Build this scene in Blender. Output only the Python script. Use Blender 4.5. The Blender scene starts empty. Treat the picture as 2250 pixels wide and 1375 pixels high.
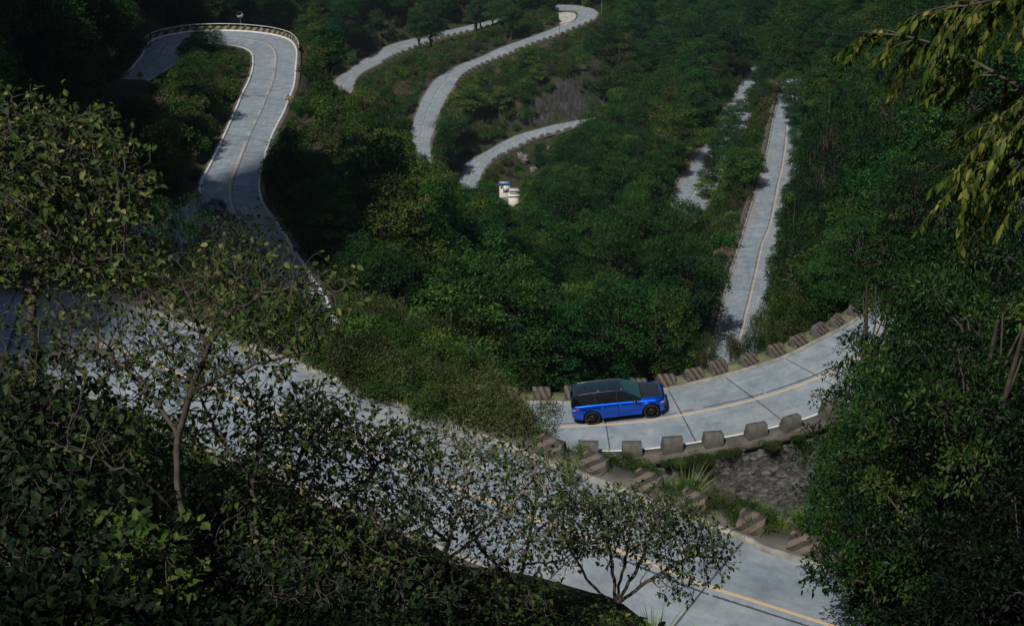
import bpy, bmesh, math, random
import numpy as np
from mathutils import Vector, Matrix, kdtree

rng = np.random.default_rng(11)
random.seed(11)
S = bpy.context.scene
COL = S.collection

# ------------------------------------------------------------------ camera
FPX, PITCH = 3125.0, math.radians(27.0)           # 50 mm on a 36 mm sensor, looking 27 degrees down
cam_data = bpy.data.cameras.new('camera')
cam_data.lens, cam_data.sensor_width = 50.0, 36.0
cam_data.clip_start, cam_data.clip_end = 0.3, 4000.0
cam = bpy.data.objects.new('camera', cam_data)
cam.rotation_euler = (math.radians(90) - PITCH, 0, 0)
COL.objects.link(cam)
S.camera = cam

# ------------------------------------------------------------------ sky, sun, exposure
SUN = Vector((-0.30, -0.45, 0.84)).normalized()    # direction towards the sun
world = bpy.data.worlds.new('World')
S.world = world
world.use_nodes = True
wn = world.node_tree
sky = wn.nodes.new('ShaderNodeTexSky')
sky.sky_type = 'NISHITA'
sky.sun_disc = False
sky.sun_elevation = math.asin(SUN.z)
sky.sun_rotation = math.atan2(SUN.x, SUN.y) % (2 * math.pi)
bg = wn.nodes['Background']
bg.inputs[1].default_value = 0.05
wn.links.new(sky.outputs[0], bg.inputs[0])
sun_data = bpy.data.lights.new('sun', 'SUN')
sun_data.energy, sun_data.angle, sun_data.color = 3.9, math.radians(0.55), (1.0, 0.94, 0.84)
sun = bpy.data.objects.new('sun', sun_data)
sun.rotation_euler = SUN.to_track_quat('Z', 'Y').to_euler()
COL.objects.link(sun)
S.view_settings.view_transform = 'Standard'
S.view_settings.look = 'None'
S.view_settings.exposure = 0.0
S.view_settings.gamma = 1.0
S.cycles.max_bounces = 5
S.cycles.diffuse_bounces = 2
S.cycles.glossy_bounces = 2
S.cycles.transmission_bounces = 3
S.cycles.transparent_max_bounces = 6
S.cycles.use_denoising = True

# ------------------------------------------------------------------ view geometry used to lay the place out
CF = np.array([0, math.cos(PITCH), -math.sin(PITCH)])
CU = np.array([0, math.sin(PITCH), math.cos(PITCH)])
def ray(px, py):
    return CF + np.array([(px - 1125) / FPX, 0, 0]) - (py - 687.5) / FPX * CU
def at(px, py, d):                                  # point seen at a spot of the photograph, d metres deep
    return ray(px, py) * d
def atz(px, py, z):                                 # the same on a level plane
    r = ray(px, py)
    return r * (z / r[2])
def project(P):
    P = np.asarray(P, float)
    d = P @ CF
    return 1125 + FPX * P[..., 0] / d, 687.5 - FPX * (P @ CU) / d, d

# ------------------------------------------------------------------ mesh helpers
def link(o, parent=None):
    COL.objects.link(o)
    if parent is not None:
        o.parent = parent
    return o
def np_mesh(name, parts, mats, smooth=False, attrs=None, uv=None):
    """parts: list of (verts (n,3), faces (m,k), material index)"""
    me = bpy.data.meshes.new(name)
    V = np.concatenate([p[0] for p in parts]).astype(np.float32)
    off, loops, starts, totals, mi = 0, [], [], [], []
    ls = 0
    for v, f, m in parts:
        f = np.asarray(f)
        if len(f):
            k = f.shape[1]
            loops.append((f + off).ravel())
            starts.append(ls + np.arange(len(f)) * k)
            totals.append(np.full(len(f), k))
            mi.append(np.full(len(f), m))
            ls += f.size
        off += len(v)
    L = np.concatenate(loops).astype(np.int32)
    me.vertices.add(len(V)); me.vertices.foreach_set('co', V.ravel())
    me.loops.add(len(L)); me.loops.foreach_set('vertex_index', L)
    st = np.concatenate(starts).astype(np.int32)
    me.polygons.add(len(st)); me.polygons.foreach_set('loop_start', st)
    me.polygons.foreach_set('loop_total', np.concatenate(totals).astype(np.int32))
    me.polygons.foreach_set('material_index', np.concatenate(mi).astype(np.int32))
    if smooth:
        me.polygons.foreach_set('use_smooth', np.ones(len(st), bool))
    me.update(calc_edges=True)
    for m in mats:
        me.materials.append(m)
    for an, arr in (attrs or {}).items():
        a = me.attributes.new(an, 'FLOAT', 'POINT')
        a.data.foreach_set('value', np.asarray(arr, np.float32))
    if uv is not None:
        l = me.uv_layers.new(name='UVMap')
        l.data.foreach_set('uv', np.asarray(uv, np.float32)[L].ravel())
    me.validate()
    return me
def thing(name, label, cat, loc=(0, 0, 0), rotz=0.0, group=None):
    o = link(bpy.data.objects.new(name, None))
    o.empty_display_size = 0.3
    o.location = loc
    o.rotation_euler = (0, 0, rotz)
    return tag(o, label, cat, group)
def tag(o, label=None, cat=None, group=None, kind=None):
    for k, v in (('label', label), ('category', cat), ('group', group), ('kind', kind)):
        if v:
            o[k] = v
    return o
def obj(name, me, parent=None):
    return link(bpy.data.objects.new(name, me), parent)
class MB:
    """collects boxes, prisms, tubes into one mesh"""
    def __init__(s): s.parts = []
    def add(s, v, f, m=0): s.parts.append((np.asarray(v, float), np.asarray(f), m)); return s
    def box(s, c, d, rz=0.0, m=0):
        x, y, z = np.array(d) / 2.0
        v = np.array([(i * x, j * y, k * z) for k in (-1, 1) for j in (-1, 1) for i in (-1, 1)])
        ca, sa = math.cos(rz), math.sin(rz)
        v = np.stack([v[:, 0] * ca - v[:, 1] * sa, v[:, 0] * sa + v[:, 1] * ca, v[:, 2]], 1) + np.array(c)
        return s.add(v, [(0, 2, 3, 1), (4, 5, 7, 6), (0, 1, 5, 4), (1, 3, 7, 5), (3, 2, 6, 7), (2, 0, 4, 6)], m)
    def tube(s, pts, rad, k=6, m=0):
        v, f = tubes(np.asarray(pts, float), np.atleast_1d(rad) * np.ones(len(pts)), k)
        s.add(v, f, m)
        n = len(v)
        s.parts.append((v[:k], np.array([list(range(k))[::-1]]), m))
        s.parts.append((v[n - k:], np.array([list(range(k))]), m))
        return s
    def prism(s, prof, axis0, axis1, n, t0, t1, o=(0, 0, 0), m=0):
        """polygon prof in (axis0, axis1), swept along n from t0 to t1"""
        a, b, n, o = (np.asarray(q, float) for q in (axis0, axis1, n, o))
        p = np.array([o + u * a + w * b for u, w in prof])
        k = len(prof)
        v = np.concatenate([p + n * t0, p + n * t1])
        s.add(v, [(i, (i + 1) % k, k + (i + 1) % k, k + i) for i in range(k)], m)
        s.parts.append((p + n * t0, np.array([list(range(k))[::-1]]), m))
        s.parts.append((p + n * t1, np.array([list(range(k))]), m))
        return s
    def mesh(s, name, mats, smooth=False):
        return np_mesh(name, s.parts, mats if isinstance(mats, (list, tuple)) else [mats], smooth)
def tubes(P, R, k=6):
    """one tube along a polyline"""
    n = len(P)
    T = np.gradient(P, axis=0)
    T /= np.linalg.norm(T, axis=1)[:, None] + 1e-9
    up = np.where(np.abs(T[:, 2:3]) > 0.9, np.array([[1., 0, 0]]), np.array([[0, 0, 1.]]))
    A = np.cross(T, up); A /= np.linalg.norm(A, axis=1)[:, None]
    B = np.cross(T, A)
    for i in range(1, n):                             # keep the frame from flipping
        if A[i] @ A[i - 1] < 0: A[i], B[i] = -A[i], -B[i]
    an = np.arange(k) * 2 * math.pi / k
    v = P[:, None] + R[:, None, None] * (np.cos(an)[None, :, None] * A[:, None] + np.sin(an)[None, :, None] * B[:, None])
    i, j = np.meshgrid(np.arange(n - 1), np.arange(k), indexing='ij')
    f = np.stack([i * k + j, i * k + (j + 1) % k, (i + 1) * k + (j + 1) % k, (i + 1) * k + j], -1).reshape(-1, 4)
    return v.reshape(-1, 3), f
def segs(P0, P1, R0, R1, k=4):
    """many separate tapered twigs at once"""
    n = len(P0)
    T = P1 - P0
    T = T / (np.linalg.norm(T, axis=1)[:, None] + 1e-9)
    up = np.where(np.abs(T[:, 2:3]) > 0.9, np.array([[1., 0, 0]]), np.array([[0, 0, 1.]]))
    A = np.cross(T, up); A /= np.linalg.norm(A, axis=1)[:, None]
    B = np.cross(T, A)
    an = np.arange(k) * 2 * math.pi / k
    ring = np.cos(an)[None, :, None] * A[:, None] + np.sin(an)[None, :, None] * B[:, None]
    v = np.stack([P0[:, None] + R0[:, None, None] * ring, P1[:, None] + R1[:, None, None] * ring], 1)
    base = (np.arange(n) * 2 * k)[:, None]
    j = np.arange(k)[None]
    f = np.stack([base + j, base + (j + 1) % k, base + k + (j + 1) % k, base + k + j], -1).reshape(-1, 4)
    return v.reshape(-1, 3), f
def unit(a):
    return a / (np.linalg.norm(a, axis=-1, keepdims=True) + 1e-9)
def spline(P, step):
    """Catmull-Rom through P (n,c), resampled about every `step` metres measured in the first three columns"""
    P = np.asarray(P, float)
    Q = np.concatenate([[2 * P[0] - P[1]], P, [2 * P[-1] - P[-2]]])
    out = []
    for i in range(len(P) - 1):
        a, b, c, d = Q[i:i + 4]
        n = max(2, int(np.linalg.norm((c - b)[:3]) / (step * 0.5)))
        t = np.linspace(0, 1, n, endpoint=False)[:, None]
        out.append(0.5 * (2 * b + (c - a) * t + (2 * a - 5 * b + 4 * c - d) * t ** 2 + (3 * b - a - 3 * c + d) * t ** 3))
    out = np.concatenate(out + [P[-1:]])
    s = np.concatenate([[0], np.cumsum(np.linalg.norm(np.diff(out[:, :3], axis=0), axis=1))])
    q = np.linspace(0, s[-1], max(3, int(s[-1] / step) + 1))
    return np.stack([np.interp(q, s, out[:, c]) for c in range(out.shape[1])], 1), q

# ------------------------------------------------------------------ materials
def mat(name):
    m = bpy.data.materials.new(name)
    m.use_nodes = True
    return m, m.node_tree.nodes, m.node_tree.links
def N(nodes, t, **kw):
    n = nodes.new(t)
    for k, v in kw.items():
        if k.startswith('i_'):
            key = k[2:]
            n.inputs[int(key) if key.isdigit() else key].default_value = v
        else:
            setattr(n, k, v)
    return n
def ramp(nodes, stops, interp='LINEAR'):
    r = nodes.new('ShaderNodeValToRGB')
    r.color_ramp.interpolation = interp
    e = r.color_ramp.elements
    while len(e) < len(stops): e.new(0.5)
    for q, (p, c) in zip(e, stops):
        q.position = p
        q.color = (*c, 1) if len(c) == 3 else c
    return r
def math_node(nodes, links, op, a, b=None, clamp=False):
    n = nodes.new('ShaderNodeMath'); n.operation = op; n.use_clamp = clamp
    for i, x in enumerate((a, b)):
        if x is None: continue
        if isinstance(x, (int, float)): n.inputs[i].default_value = x
        else: links.new(x, n.inputs[i])
    return n.outputs[0]
def mixc(nodes, links, fac, a, b, mode='MIX'):
    n = nodes.new('ShaderNodeMix'); n.data_type = 'RGBA'; n.blend_type = mode
    for i, x in ((0, fac), (6, a), (7, b)):
        if isinstance(x, (int, float)): n.inputs[i].default_value = x
        elif isinstance(x, tuple): n.inputs[i].default_value = (*x, 1)
        else: links.new(x, n.inputs[i])
    return n.outputs[2]
def plain(name, col, rough=0.6, metal=0.0, spec=0.5, var=0.15, scale=6.0, coat=0.0):
    m, n, l = mat(name)
    p = n['Principled BSDF']
    p.inputs['Roughness'].default_value = rough
    p.inputs['Metallic'].default_value = metal
    p.inputs['Specular IOR Level'].default_value = spec
    p.inputs['Coat Weight'].default_value = coat
    p.inputs['Coat Roughness'].default_value = 0.03
    if var:
        tc = N(n, 'ShaderNodeTexCoord')
        no = N(n, 'ShaderNodeTexNoise', i_Scale=scale, i_Detail=5.0)
        l.new(tc.outputs['Object'], no.inputs['Vector'])
        r = ramp(n, [(0.3, tuple(c * (1 - var) for c in col)), (0.7, tuple(min(1, c * (1 + var)) for c in col))])
        l.new(no.outputs['Fac'], r.inputs[0]); l.new(r.outputs[0], p.inputs['Base Color'])
    else:
        p.inputs['Base Color'].default_value = (*col, 1)
    return m
def leaf_mat(name, stops, trans=0.25, rough=0.55, spec=0.16, hue=0.03, val=0.35):
    m, n, l = mat(name)
    p = n['Principled BSDF']
    p.inputs['Roughness'].default_value = rough
    p.inputs['Specular IOR Level'].default_value = spec
    at_ = N(n, 'ShaderNodeAttribute', attribute_name='tint')
    r = ramp(n, stops)
    l.new(at_.outputs['Fac'], r.inputs[0])
    oi = N(n, 'ShaderNodeObjectInfo')
    hs = N(n, 'ShaderNodeHueSaturation')
    l.new(r.outputs[0], hs.inputs['Color'])
    l.new(math_node(n, l, 'ADD', math_node(n, l, 'MULTIPLY', oi.outputs['Random'], 2 * hue), 0.5 - hue), hs.inputs['Hue'])
    wn_ = N(n, 'ShaderNodeTexWhiteNoise', noise_dimensions='1D')
    l.new(math_node(n, l, 'MULTIPLY', oi.outputs['Random'], 37.7), wn_.inputs['W'])
    l.new(math_node(n, l, 'ADD', math_node(n, l, 'MULTIPLY', wn_.outputs['Value'], 2 * val), 1 - val), hs.inputs['Value'])
    l.new(hs.outputs[0], p.inputs['Base Color'])
    tr = N(n, 'ShaderNodeBsdfTranslucent')
    tm = mixc(n, l, 1.0, hs.outputs[0], (0.9, 1.0, 0.45), 'MULTIPLY')
    l.new(tm, tr.inputs['Color'])
    mx = N(n, 'ShaderNodeMixShader', i_0=trans)
    l.new(p.outputs[0], mx.inputs[1]); l.new(tr.outputs[0], mx.inputs[2])
    l.new(mx.outputs[0], n['Material Output'].inputs[0])
    return m

def road_mat(name, line=True, dash=None, slab=4.0, tar=True, seam=0.30):
    """concrete carriageway: u = metres across from the middle, v = metres along"""
    m, n, l = mat(name)
    p = n['Principled BSDF']
    M_ = lambda op, a, b=None, c=False: math_node(n, l, op, a, b, c)
    uv = N(n, 'ShaderNodeUVMap', uv_map='UVMap')
    sx = N(n, 'ShaderNodeSeparateXYZ'); l.new(uv.outputs[0], sx.inputs[0])
    u, v = sx.outputs[0], sx.outputs[1]
    geo = N(n, 'ShaderNodeNewGeometry')
    n1 = N(n, 'ShaderNodeTexNoise', i_Scale=0.9, i_Detail=6.0, i_Roughness=0.65); l.new(geo.outputs['Position'], n1.inputs['Vector'])
    n2 = N(n, 'ShaderNodeTexNoise', i_Scale=9.0, i_Detail=4.0, i_Roughness=0.7); l.new(geo.outputs['Position'], n2.inputs['Vector'])
    n3 = N(n, 'ShaderNodeTexNoise', i_Scale=0.22, i_Detail=3.0); l.new(geo.outputs['Position'], n3.inputs['Vector'])
    base = ramp(n, [(0.28, (0.125, 0.165, 0.205)), (0.5, (0.20, 0.248, 0.292)), (0.74, (0.30, 0.342, 0.38))])
    l.new(n1.outputs['Fac'], base.inputs[0])
    # each slab a slightly different age
    cb = N(n, 'ShaderNodeCombineXYZ')
    l.new(M_('FLOOR', M_('DIVIDE', v, slab)), cb.inputs[0])
    l.new(M_('SIGN', u), cb.inputs[1])
    wn1 = N(n, 'ShaderNodeTexWhiteNoise', noise_dimensions='2D'); l.new(cb.outputs[0], wn1.inputs['Vector'])
    slabv = M_('ADD', M_('MULTIPLY', wn1.outputs['Value'], 0.2), 0.88)
    fine = M_('ADD', M_('MULTIPLY', n2.outputs['Fac'], 0.36), 0.82)
    sm = N(n, 'ShaderNodeVectorMath', operation='SCALE')
    l.new(base.outputs[0], sm.inputs[0]); l.new(M_('MULTIPLY', slabv, fine), sm.inputs['Scale'])
    col = sm.outputs[0]
    # warm worn patches, tyre-darkened tracks
    warm = M_('MULTIPLY', M_('SUBTRACT', n3.outputs['Fac'], 0.48), 3.0, True)
    col = mixc(n, l, M_('MULTIPLY', warm, 0.35), col, (0.36, 0.33, 0.30))
    au = M_('ABSOLUTE', u)
    track = M_('SUBTRACT', 1.0, M_('MULTIPLY', M_('ABSOLUTE', M_('SUBTRACT', M_('ABSOLUTE', M_('SUBTRACT', au, 1.45)), 0.72)), 3.0), True)
    col = mixc(n, l, M_('MULTIPLY', M_('MULTIPLY', track, n1.outputs['Fac']), 0.3), col, (0.17, 0.18, 0.19))
    wob = M_('MULTIPLY', M_('SUBTRACT', n2.outputs['Fac'], 0.5), 0.10)
    # streaks dragged along the lane, oil drips in the middle of each lane, stains and leaf litter
    cs = N(n, 'ShaderNodeCombineXYZ'); l.new(M_('MULTIPLY', u, 3.2), cs.inputs[0]); l.new(M_('MULTIPLY', v, 0.16), cs.inputs[1])
    n4 = N(n, 'ShaderNodeTexNoise', i_Scale=1.0, i_Detail=6.0, i_Roughness=0.7); l.new(cs.outputs[0], n4.inputs['Vector'])
    col = mixc(n, l, M_('MULTIPLY', M_('SUBTRACT', n4.outputs['Fac'], 0.50), 3.2, True), col, (0.15, 0.168, 0.19))
    n5 = N(n, 'ShaderNodeTexNoise', i_Scale=2.6, i_Detail=2.0); l.new(geo.outputs['Position'], n5.inputs['Vector'])
    drip = M_('MULTIPLY', M_('LESS_THAN', M_('ABSOLUTE', M_('SUBTRACT', au, 1.45)), 0.35), M_('MULTIPLY', M_('SUBTRACT', n5.outputs['Fac'], 0.60), 6.0, True))
    col = mixc(n, l, M_('MULTIPLY', drip, 0.55), col, (0.10, 0.105, 0.11))
    vo = N(n, 'ShaderNodeTexVoronoi', i_Scale=3.2); l.new(geo.outputs['Position'], vo.inputs['Vector'])
    lit = M_('MULTIPLY', M_('LESS_THAN', vo.outputs['Distance'], 0.10), M_('GREATER_THAN', M_('ADD', n1.outputs['Fac'], M_('MULTIPLY', au, 0.045)), 0.60))
    col = mixc(n, l, M_('MULTIPLY', lit, 0.8), col, (0.16, 0.12, 0.075))
    # transverse joints
    fv = M_('ABSOLUTE', M_('SUBTRACT', M_('FRACT', M_('ADD', M_('DIVIDE', v, slab), 0.5)), 0.5))
    jt = M_('LESS_THAN', M_('ADD', M_('MULTIPLY', fv, slab), M_('MULTIPLY', wob, 0.5)), 0.033)
    if tar:
        sel = N(n, 'ShaderNodeTexNoise', i_Scale=0.35, i_Detail=1.0); l.new(geo.outputs['Position'], sel.inputs['Vector'])
        fat = M_('MULTIPLY', M_('SUBTRACT', sel.outputs['Fac'], 0.47), 0.22, True)
        jt2 = M_('LESS_THAN', M_('ADD', M_('MULTIPLY', fv, slab), wob), fat)
        jt = M_('MAXIMUM', jt, jt2)
    col = mixc(n, l, M_('MULTIPLY', jt, 0.85), col, (0.028, 0.030, 0.036))
    # ragged tar seam beside the middle line
    se = M_('LESS_THAN', M_('ABSOLUTE', M_('ADD', M_('SUBTRACT', u, seam), M_('MULTIPLY', wob, 0.9))), 0.045)
    gn = N(n, 'ShaderNodeTexNoise', i_Scale=1.1, i_Detail=3.0); l.new(geo.outputs['Position'], gn.inputs['Vector'])
    gap = M_('GREATER_THAN', gn.outputs['Fac'], 0.36)
    se = M_('MULTIPLY', se, gap)
    col = mixc(n, l, M_('MULTIPLY', se, 0.85), col, (0.028, 0.030, 0.036))
    # dirt along both edges
    ed = M_('MULTIPLY', M_('SUBTRACT', au, 2.45), 2.2, True)
    col = mixc(n, l, M_('MULTIPLY', M_('MULTIPLY', ed, n1.outputs['Fac']), 0.8), col, (0.20, 0.185, 0.155))
    if line:
        ln = M_('LESS_THAN', M_('ABSOLUTE', u), 0.07)
        if dash:
            on, per, a, b = dash                        # dashed between v = a and b
            d = M_('LESS_THAN', M_('FRACT', M_('DIVIDE', v, per)), on / per)
            ins = M_('MULTIPLY', M_('GREATER_THAN', v, a), M_('LESS_THAN', v, b))
            ln = M_('MULTIPLY', ln, M_('MAXIMUM', d, M_('SUBTRACT', 1.0, ins)))
        worn = M_('ADD', 0.6, M_('MULTIPLY', n2.outputs['Fac'], 0.6), True)
        col = mixc(n, l, M_('MULTIPLY', ln, worn), col, (0.50, 0.36, 0.225))
    l.new(col, p.inputs['Base Color'])
    p.inputs['Roughness'].default_value = 0.75
    p.inputs['Specular IOR Level'].default_value = 0.3
    bp = N(n, 'ShaderNodeBump', i_Strength=0.25, i_Distance=0.02)
    l.new(n2.outputs['Fac'], bp.inputs['Height']); l.new(bp.outputs[0], p.inputs['Normal'])
    return m

# ------------------------------------------------------------------ added clouds out of view, placed and shaped to shade the left slopes
m_cloud, n, l = mat('shade_cloud_white')
n['Principled BSDF'].inputs['Base Color'].default_value = (0.85, 0.86, 0.88, 1); n['Principled BSDF'].inputs['Roughness'].default_value = 1.0
def shade_cloud(blobs, seed):
    r = np.random.default_rng(seed)
    bm = bmesh.new()
    for (cx, cy, cz, rx, ry) in blobs:
        c = Vector((cx, cy, cz)) + SUN * (380.0 / SUN.z)
        for k in range(14):
            a, q = r.uniform(0, 6.283), r.random() ** .5 * .72
            rad = r.uniform(.30, .48)
            m = Matrix.Translation(c + Vector((rx * q * math.cos(a), ry * q * math.sin(a), r.uniform(-4, 8)))) @ Matrix.Diagonal((rx * rad, ry * rad, 8 + 5 * rad, 1))
            bmesh.ops.create_icosphere(bm, subdivisions=3, radius=1.0, matrix=m)
    for v in bm.verts:
        v.co += Vector((math.sin(v.co.y * .31 + v.co.z * .4), math.sin(v.co.x * .27 + 1), .5 * math.sin(v.co.x * .22 + v.co.y * .3))) * 1.0
    me = bpy.data.meshes.new('shade_cloud'); bm.to_mesh(me); bm.free(); me.materials.append(m_cloud)
    tag(obj('shade_cloud', me), 'added shade clouds out of view above the valley', None, None, 'structure')
shade_cloud([(-18, 116, -52, 12, 22), (-8, 130, -63, 9, 15), (-29, 92, -44, 11, 14)], 1)
shade_cloud([(-61, 190, -56, 23, 42), (-52, 240, -64, 18, 18)], 2)
shade_cloud([(-22.5, 49, -26, 5, 7)], 3)

# ------------------------------------------------------------------ the roads: both edges of every cross-section (x, y, x, y, z) in metres, camera at the origin
ROADS={
 'LM':[(-56.07,185.80,-53.36,180.44,-60.85),(-53.59,191.80,-50.30,186.10,-60.11),(-52.98,194.50,-48.72,189.46,-59.76),(-52.66,197.47,-47.24,193.33,-59.40),(-52.74,201.15,-46.85,197.53,-59.02),(-51.71,204.07,-46.63,199.43,-58.79),(-47.99,205.95,-44.83,199.72,-58.50),(-44.15,205.65,-42.72,199.07,-58.21),(-40.14,204.35,-40.43,197.36,-57.88),(-35.97,201.78,-38.23,194.92,-57.49),(-33.08,198.85,-36.62,192.34,-57.15),(-31.16,195.46,-35.57,189.54,-56.83),(-29.54,189.41,-34.58,185.20,-56.34),(-28.11,178.39,-33.37,177.42,-55.48),(-26.99,168.92,-32.60,169.64,-54.68),(-26.55,161.75,-32.21,163.62,-54.04),(-26.15,155.16,-31.60,156.91,-53.35),(-25.70,143.54,-30.65,145.98,-52.10),(-24.63,131.35,-29.52,131.84,-50.51),(-23.76,124.12,-28.98,124.23,-49.55),(-22.84,119.16,-28.22,119.81,-48.89),(-21.48,114.22,-27.10,114.22,-48.10),(-19.70,108.83,-25.48,107.60,-47.14),(-16.96,100.15,-23.05,98.65,-45.68),(-14.64,92.78,-20.47,90.47,-44.38),(-13.17,88.34,-18.40,85.36,-43.58),(-11.59,82.48,-16.40,80.08,-42.68),(-9.44,77.58,-13.55,74.69,-41.82),(-6.83,72.99,-9.99,70.08,-41.02),(-4.23,69.28,-6.04,65.95,-40.32),(-1.35,67.27,-2.26,63.25,-39.78),(0.64,66.65,0.23,61.97,-39.47),(3.11,66.02,3.08,61.26,-39.12),(5.74,65.96,5.97,60.81,-38.78),(8.44,66.26,9.33,61.00,-38.42),(11.61,66.91,14.16,62.07,-37.94),(14.83,68.12,17.64,63.90,-37.54),(17.05,69.60,20.05,66.26,-37.24),(19.16,71.13,22.43,69.06,-36.95),(21.74,73.75,25.03,72.30,-36.62),(24.65,77.04,28.00,76.40,-36.27),(28.03,81.53,31.67,82.24,-35.87)],
 'N':[(10.10,34.23,7.32,30.29,-26.36),(7.20,36.01,4.40,31.55,-26.31),(4.58,37.90,1.56,33.32,-26.26),(1.86,39.73,-1.56,35.18,-26.21),(-1.69,42.18,-5.27,37.57,-26.15),(-4.82,44.36,-8.42,39.72,-26.10),(-8.25,46.79,-12.13,42.12,-26.04),(-12.46,49.63,-15.80,44.78,-25.98),(-14.92,50.99,-17.44,45.87,-25.95),(-18.23,52.43,-17.86,46.10,-25.93),(-20.15,52.95,-19.06,46.38,-25.91),(-21.24,53.01,-20.61,46.78,-25.90)],
 'P':[(24.54,151.68,30.50,150.51,-80.21),(25.73,156.48,31.81,155.74,-80.52),(29.22,171.56,35.76,170.71,-81.45),(32.07,182.20,38.09,181.58,-82.12),(34.46,191.64,41.28,190.97,-82.72),(38.55,207.69,44.76,207.31,-83.75),(41.52,219.30,47.43,218.89,-84.50),(44.47,232.09,50.04,231.64,-85.32),(47.57,246.22,52.61,245.73,-86.23),(50.59,258.93,55.16,258.40,-87.05)],
 'Q':[(27.11,225.81,33.97,224.59,-93.15),(30.56,238.36,37.15,237.48,-94.63),(35.56,255.66,41.86,254.68,-96.65),(40.59,272.58,46.70,271.51,-98.65),(47.80,300.31,53.44,299.08,-101.90),(52.79,318.79,58.10,317.45,-104.07),(56.68,333.58,61.53,332.14,-105.80),(60.42,344.50,65.08,343.74,-107.14)],
 'R1':[(-55.01,419.82,-48.33,408.82,-134.74),(-51.43,434.81,-47.97,428.70,-135.53),(-47.12,450.33,-42.59,443.86,-136.23),(-41.89,465.42,-37.66,456.54,-136.88),(-34.83,475.40,-30.88,468.88,-137.42),(-27.47,483.56,-24.63,478.52,-137.84),(-19.86,491.44,-16.99,486.55,-138.21),(-12.03,499.42,-9.20,495.57,-138.55),(-6.55,503.69,-4.89,501.28,-138.73)],
 'R2':[(-24.91,347.89,-21.60,345.56,-130.01),(-26.62,358.18,-21.78,355.73,-130.01),(-27.13,364.25,-21.10,362.80,-130.01),(-26.49,380.39,-20.39,377.87,-130.00),(-25.37,392.41,-18.78,391.18,-130.01),(-23.38,405.09,-16.97,402.50,-130.01),(-20.19,414.17,-15.11,411.26,-130.01),(-14.94,423.60,-11.62,418.73,-130.01),(-9.49,430.72,-7.56,425.00,-130.01),(-3.47,440.55,-1.00,433.62,-130.01),(3.90,449.75,6.26,444.60,-130.01),(11.54,459.51,14.39,454.17,-130.01),(16.72,466.96,20.68,463.10,-130.01),(21.00,471.43,26.06,471.43,-130.00),(22.56,479.37,29.34,478.21,-129.98),(21.91,482.77,28.30,485.14,-129.95),(19.31,484.38,23.78,489.77,-129.91),(16.16,484.21,18.59,490.99,-129.86),(14.50,486.47,15.38,490.08,-129.83)],
 'R3':[(-13.62,346.92,-10.86,346.60,-141.56),(-14.12,355.13,-8.99,354.15,-140.99),(-13.22,361.90,-7.89,360.68,-140.49),(-11.40,367.83,-6.71,364.36,-140.12),(-7.21,372.76,-4.26,368.50,-139.71),(-3.08,378.75,-0.51,372.56,-139.24),(1.29,383.40,3.83,377.44,-138.75),(5.60,386.11,7.73,381.19,-138.36),(10.07,388.45,12.56,383.85,-137.96),(14.45,390.62,16.05,385.58,-137.62),(18.89,391.46,19.16,387.17,-137.31)],
}
def fix_width(rows, wmin, both=True, lo=0, hi=10 ** 6):
    out = []
    for i, (ax, ay, bx, by, z) in enumerate(rows):
        A, B = np.array([ax, ay]), np.array([bx, by])
        if lo <= i < hi:
            w = np.linalg.norm(B - A)
            if w < wmin:
                d = (B - A) / w
                if both:
                    A, B = A - d * (wmin - w) / 2, B + d * (wmin - w) / 2
                else:
                    B = A + d * wmin
        out.append((*A, *B, z))
    return out
ROADS['LM'] = fix_width(fix_width(ROADS['LM'], 5.2, False, 27, 32), 5.2, False, 36, 60)
class Road:
    def __init__(s, rows, step=0.7, ext0=0, ext1=0, dz0=0, dz1=0):
        R = np.array(rows, float)
        A, B = R[:, [0, 1, 4]], R[:, [2, 3, 4]]
        if ext0:                                     # carry the road on beyond what is seen
            t = unit((A[0] + B[0] - A[1] - B[1]))
            A = np.concatenate([[A[0] + t * ext0 + (0, 0, dz0)], A]); B = np.concatenate([[B[0] + t * ext0 + (0, 0, dz0)], B])
        if ext1:
            t = unit((A[-1] + B[-1] - A[-2] - B[-2]))
            A = np.concatenate([A, [A[-1] + t * ext1 + (0, 0, dz1)]]); B = np.concatenate([B, [B[-1] + t * ext1 + (0, 0, dz1)]])
        s.ctrl = (A + B) / 2
        W, s.v = spline(np.concatenate([(A + B) / 2, A, B], 1), step)
        s.C, s.A, s.B = W[:, :3], W[:, 3:6], W[:, 6:9]
        s.w = np.linalg.norm(s.A - s.B, axis=1)
        s.oA = unit((s.A - s.B) * (1, 1, 0)); s.oB = -s.oA
    def v_at(s, x, y):
        return s.v[np.argmin((s.C[:, 0] - x) ** 2 + (s.C[:, 1] - y) ** 2)]
    def v_ctrl(s, i):
        return s.v_at(*s.ctrl[i][:2])
RD = {
    'LM': Road(ROADS['LM'], 0.3, ext0=22, ext1=30, dz0=-2),
    'N': Road(ROADS['N'], 0.3, ext0=26, ext1=22),
    'P': Road(ROADS['P'], 1.0, ext0=25, ext1=25, dz0=1.4, dz1=-1.5),
    'Q': Road(ROADS['Q'], 1.0, ext0=22, ext1=25, dz0=2, dz1=-2),
    'R1': Road(fix_width(ROADS['R1'], 5.2), 1.0, ext0=25, ext1=25),
    'R2': Road(fix_width(ROADS['R2'], 5.2), 1.0, ext0=20),
    'R3': Road(fix_width(ROADS['R3'], 5.2), 1.0, ext0=20, ext1=25, dz0=-1.2),
}
lm = RD['LM']
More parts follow.
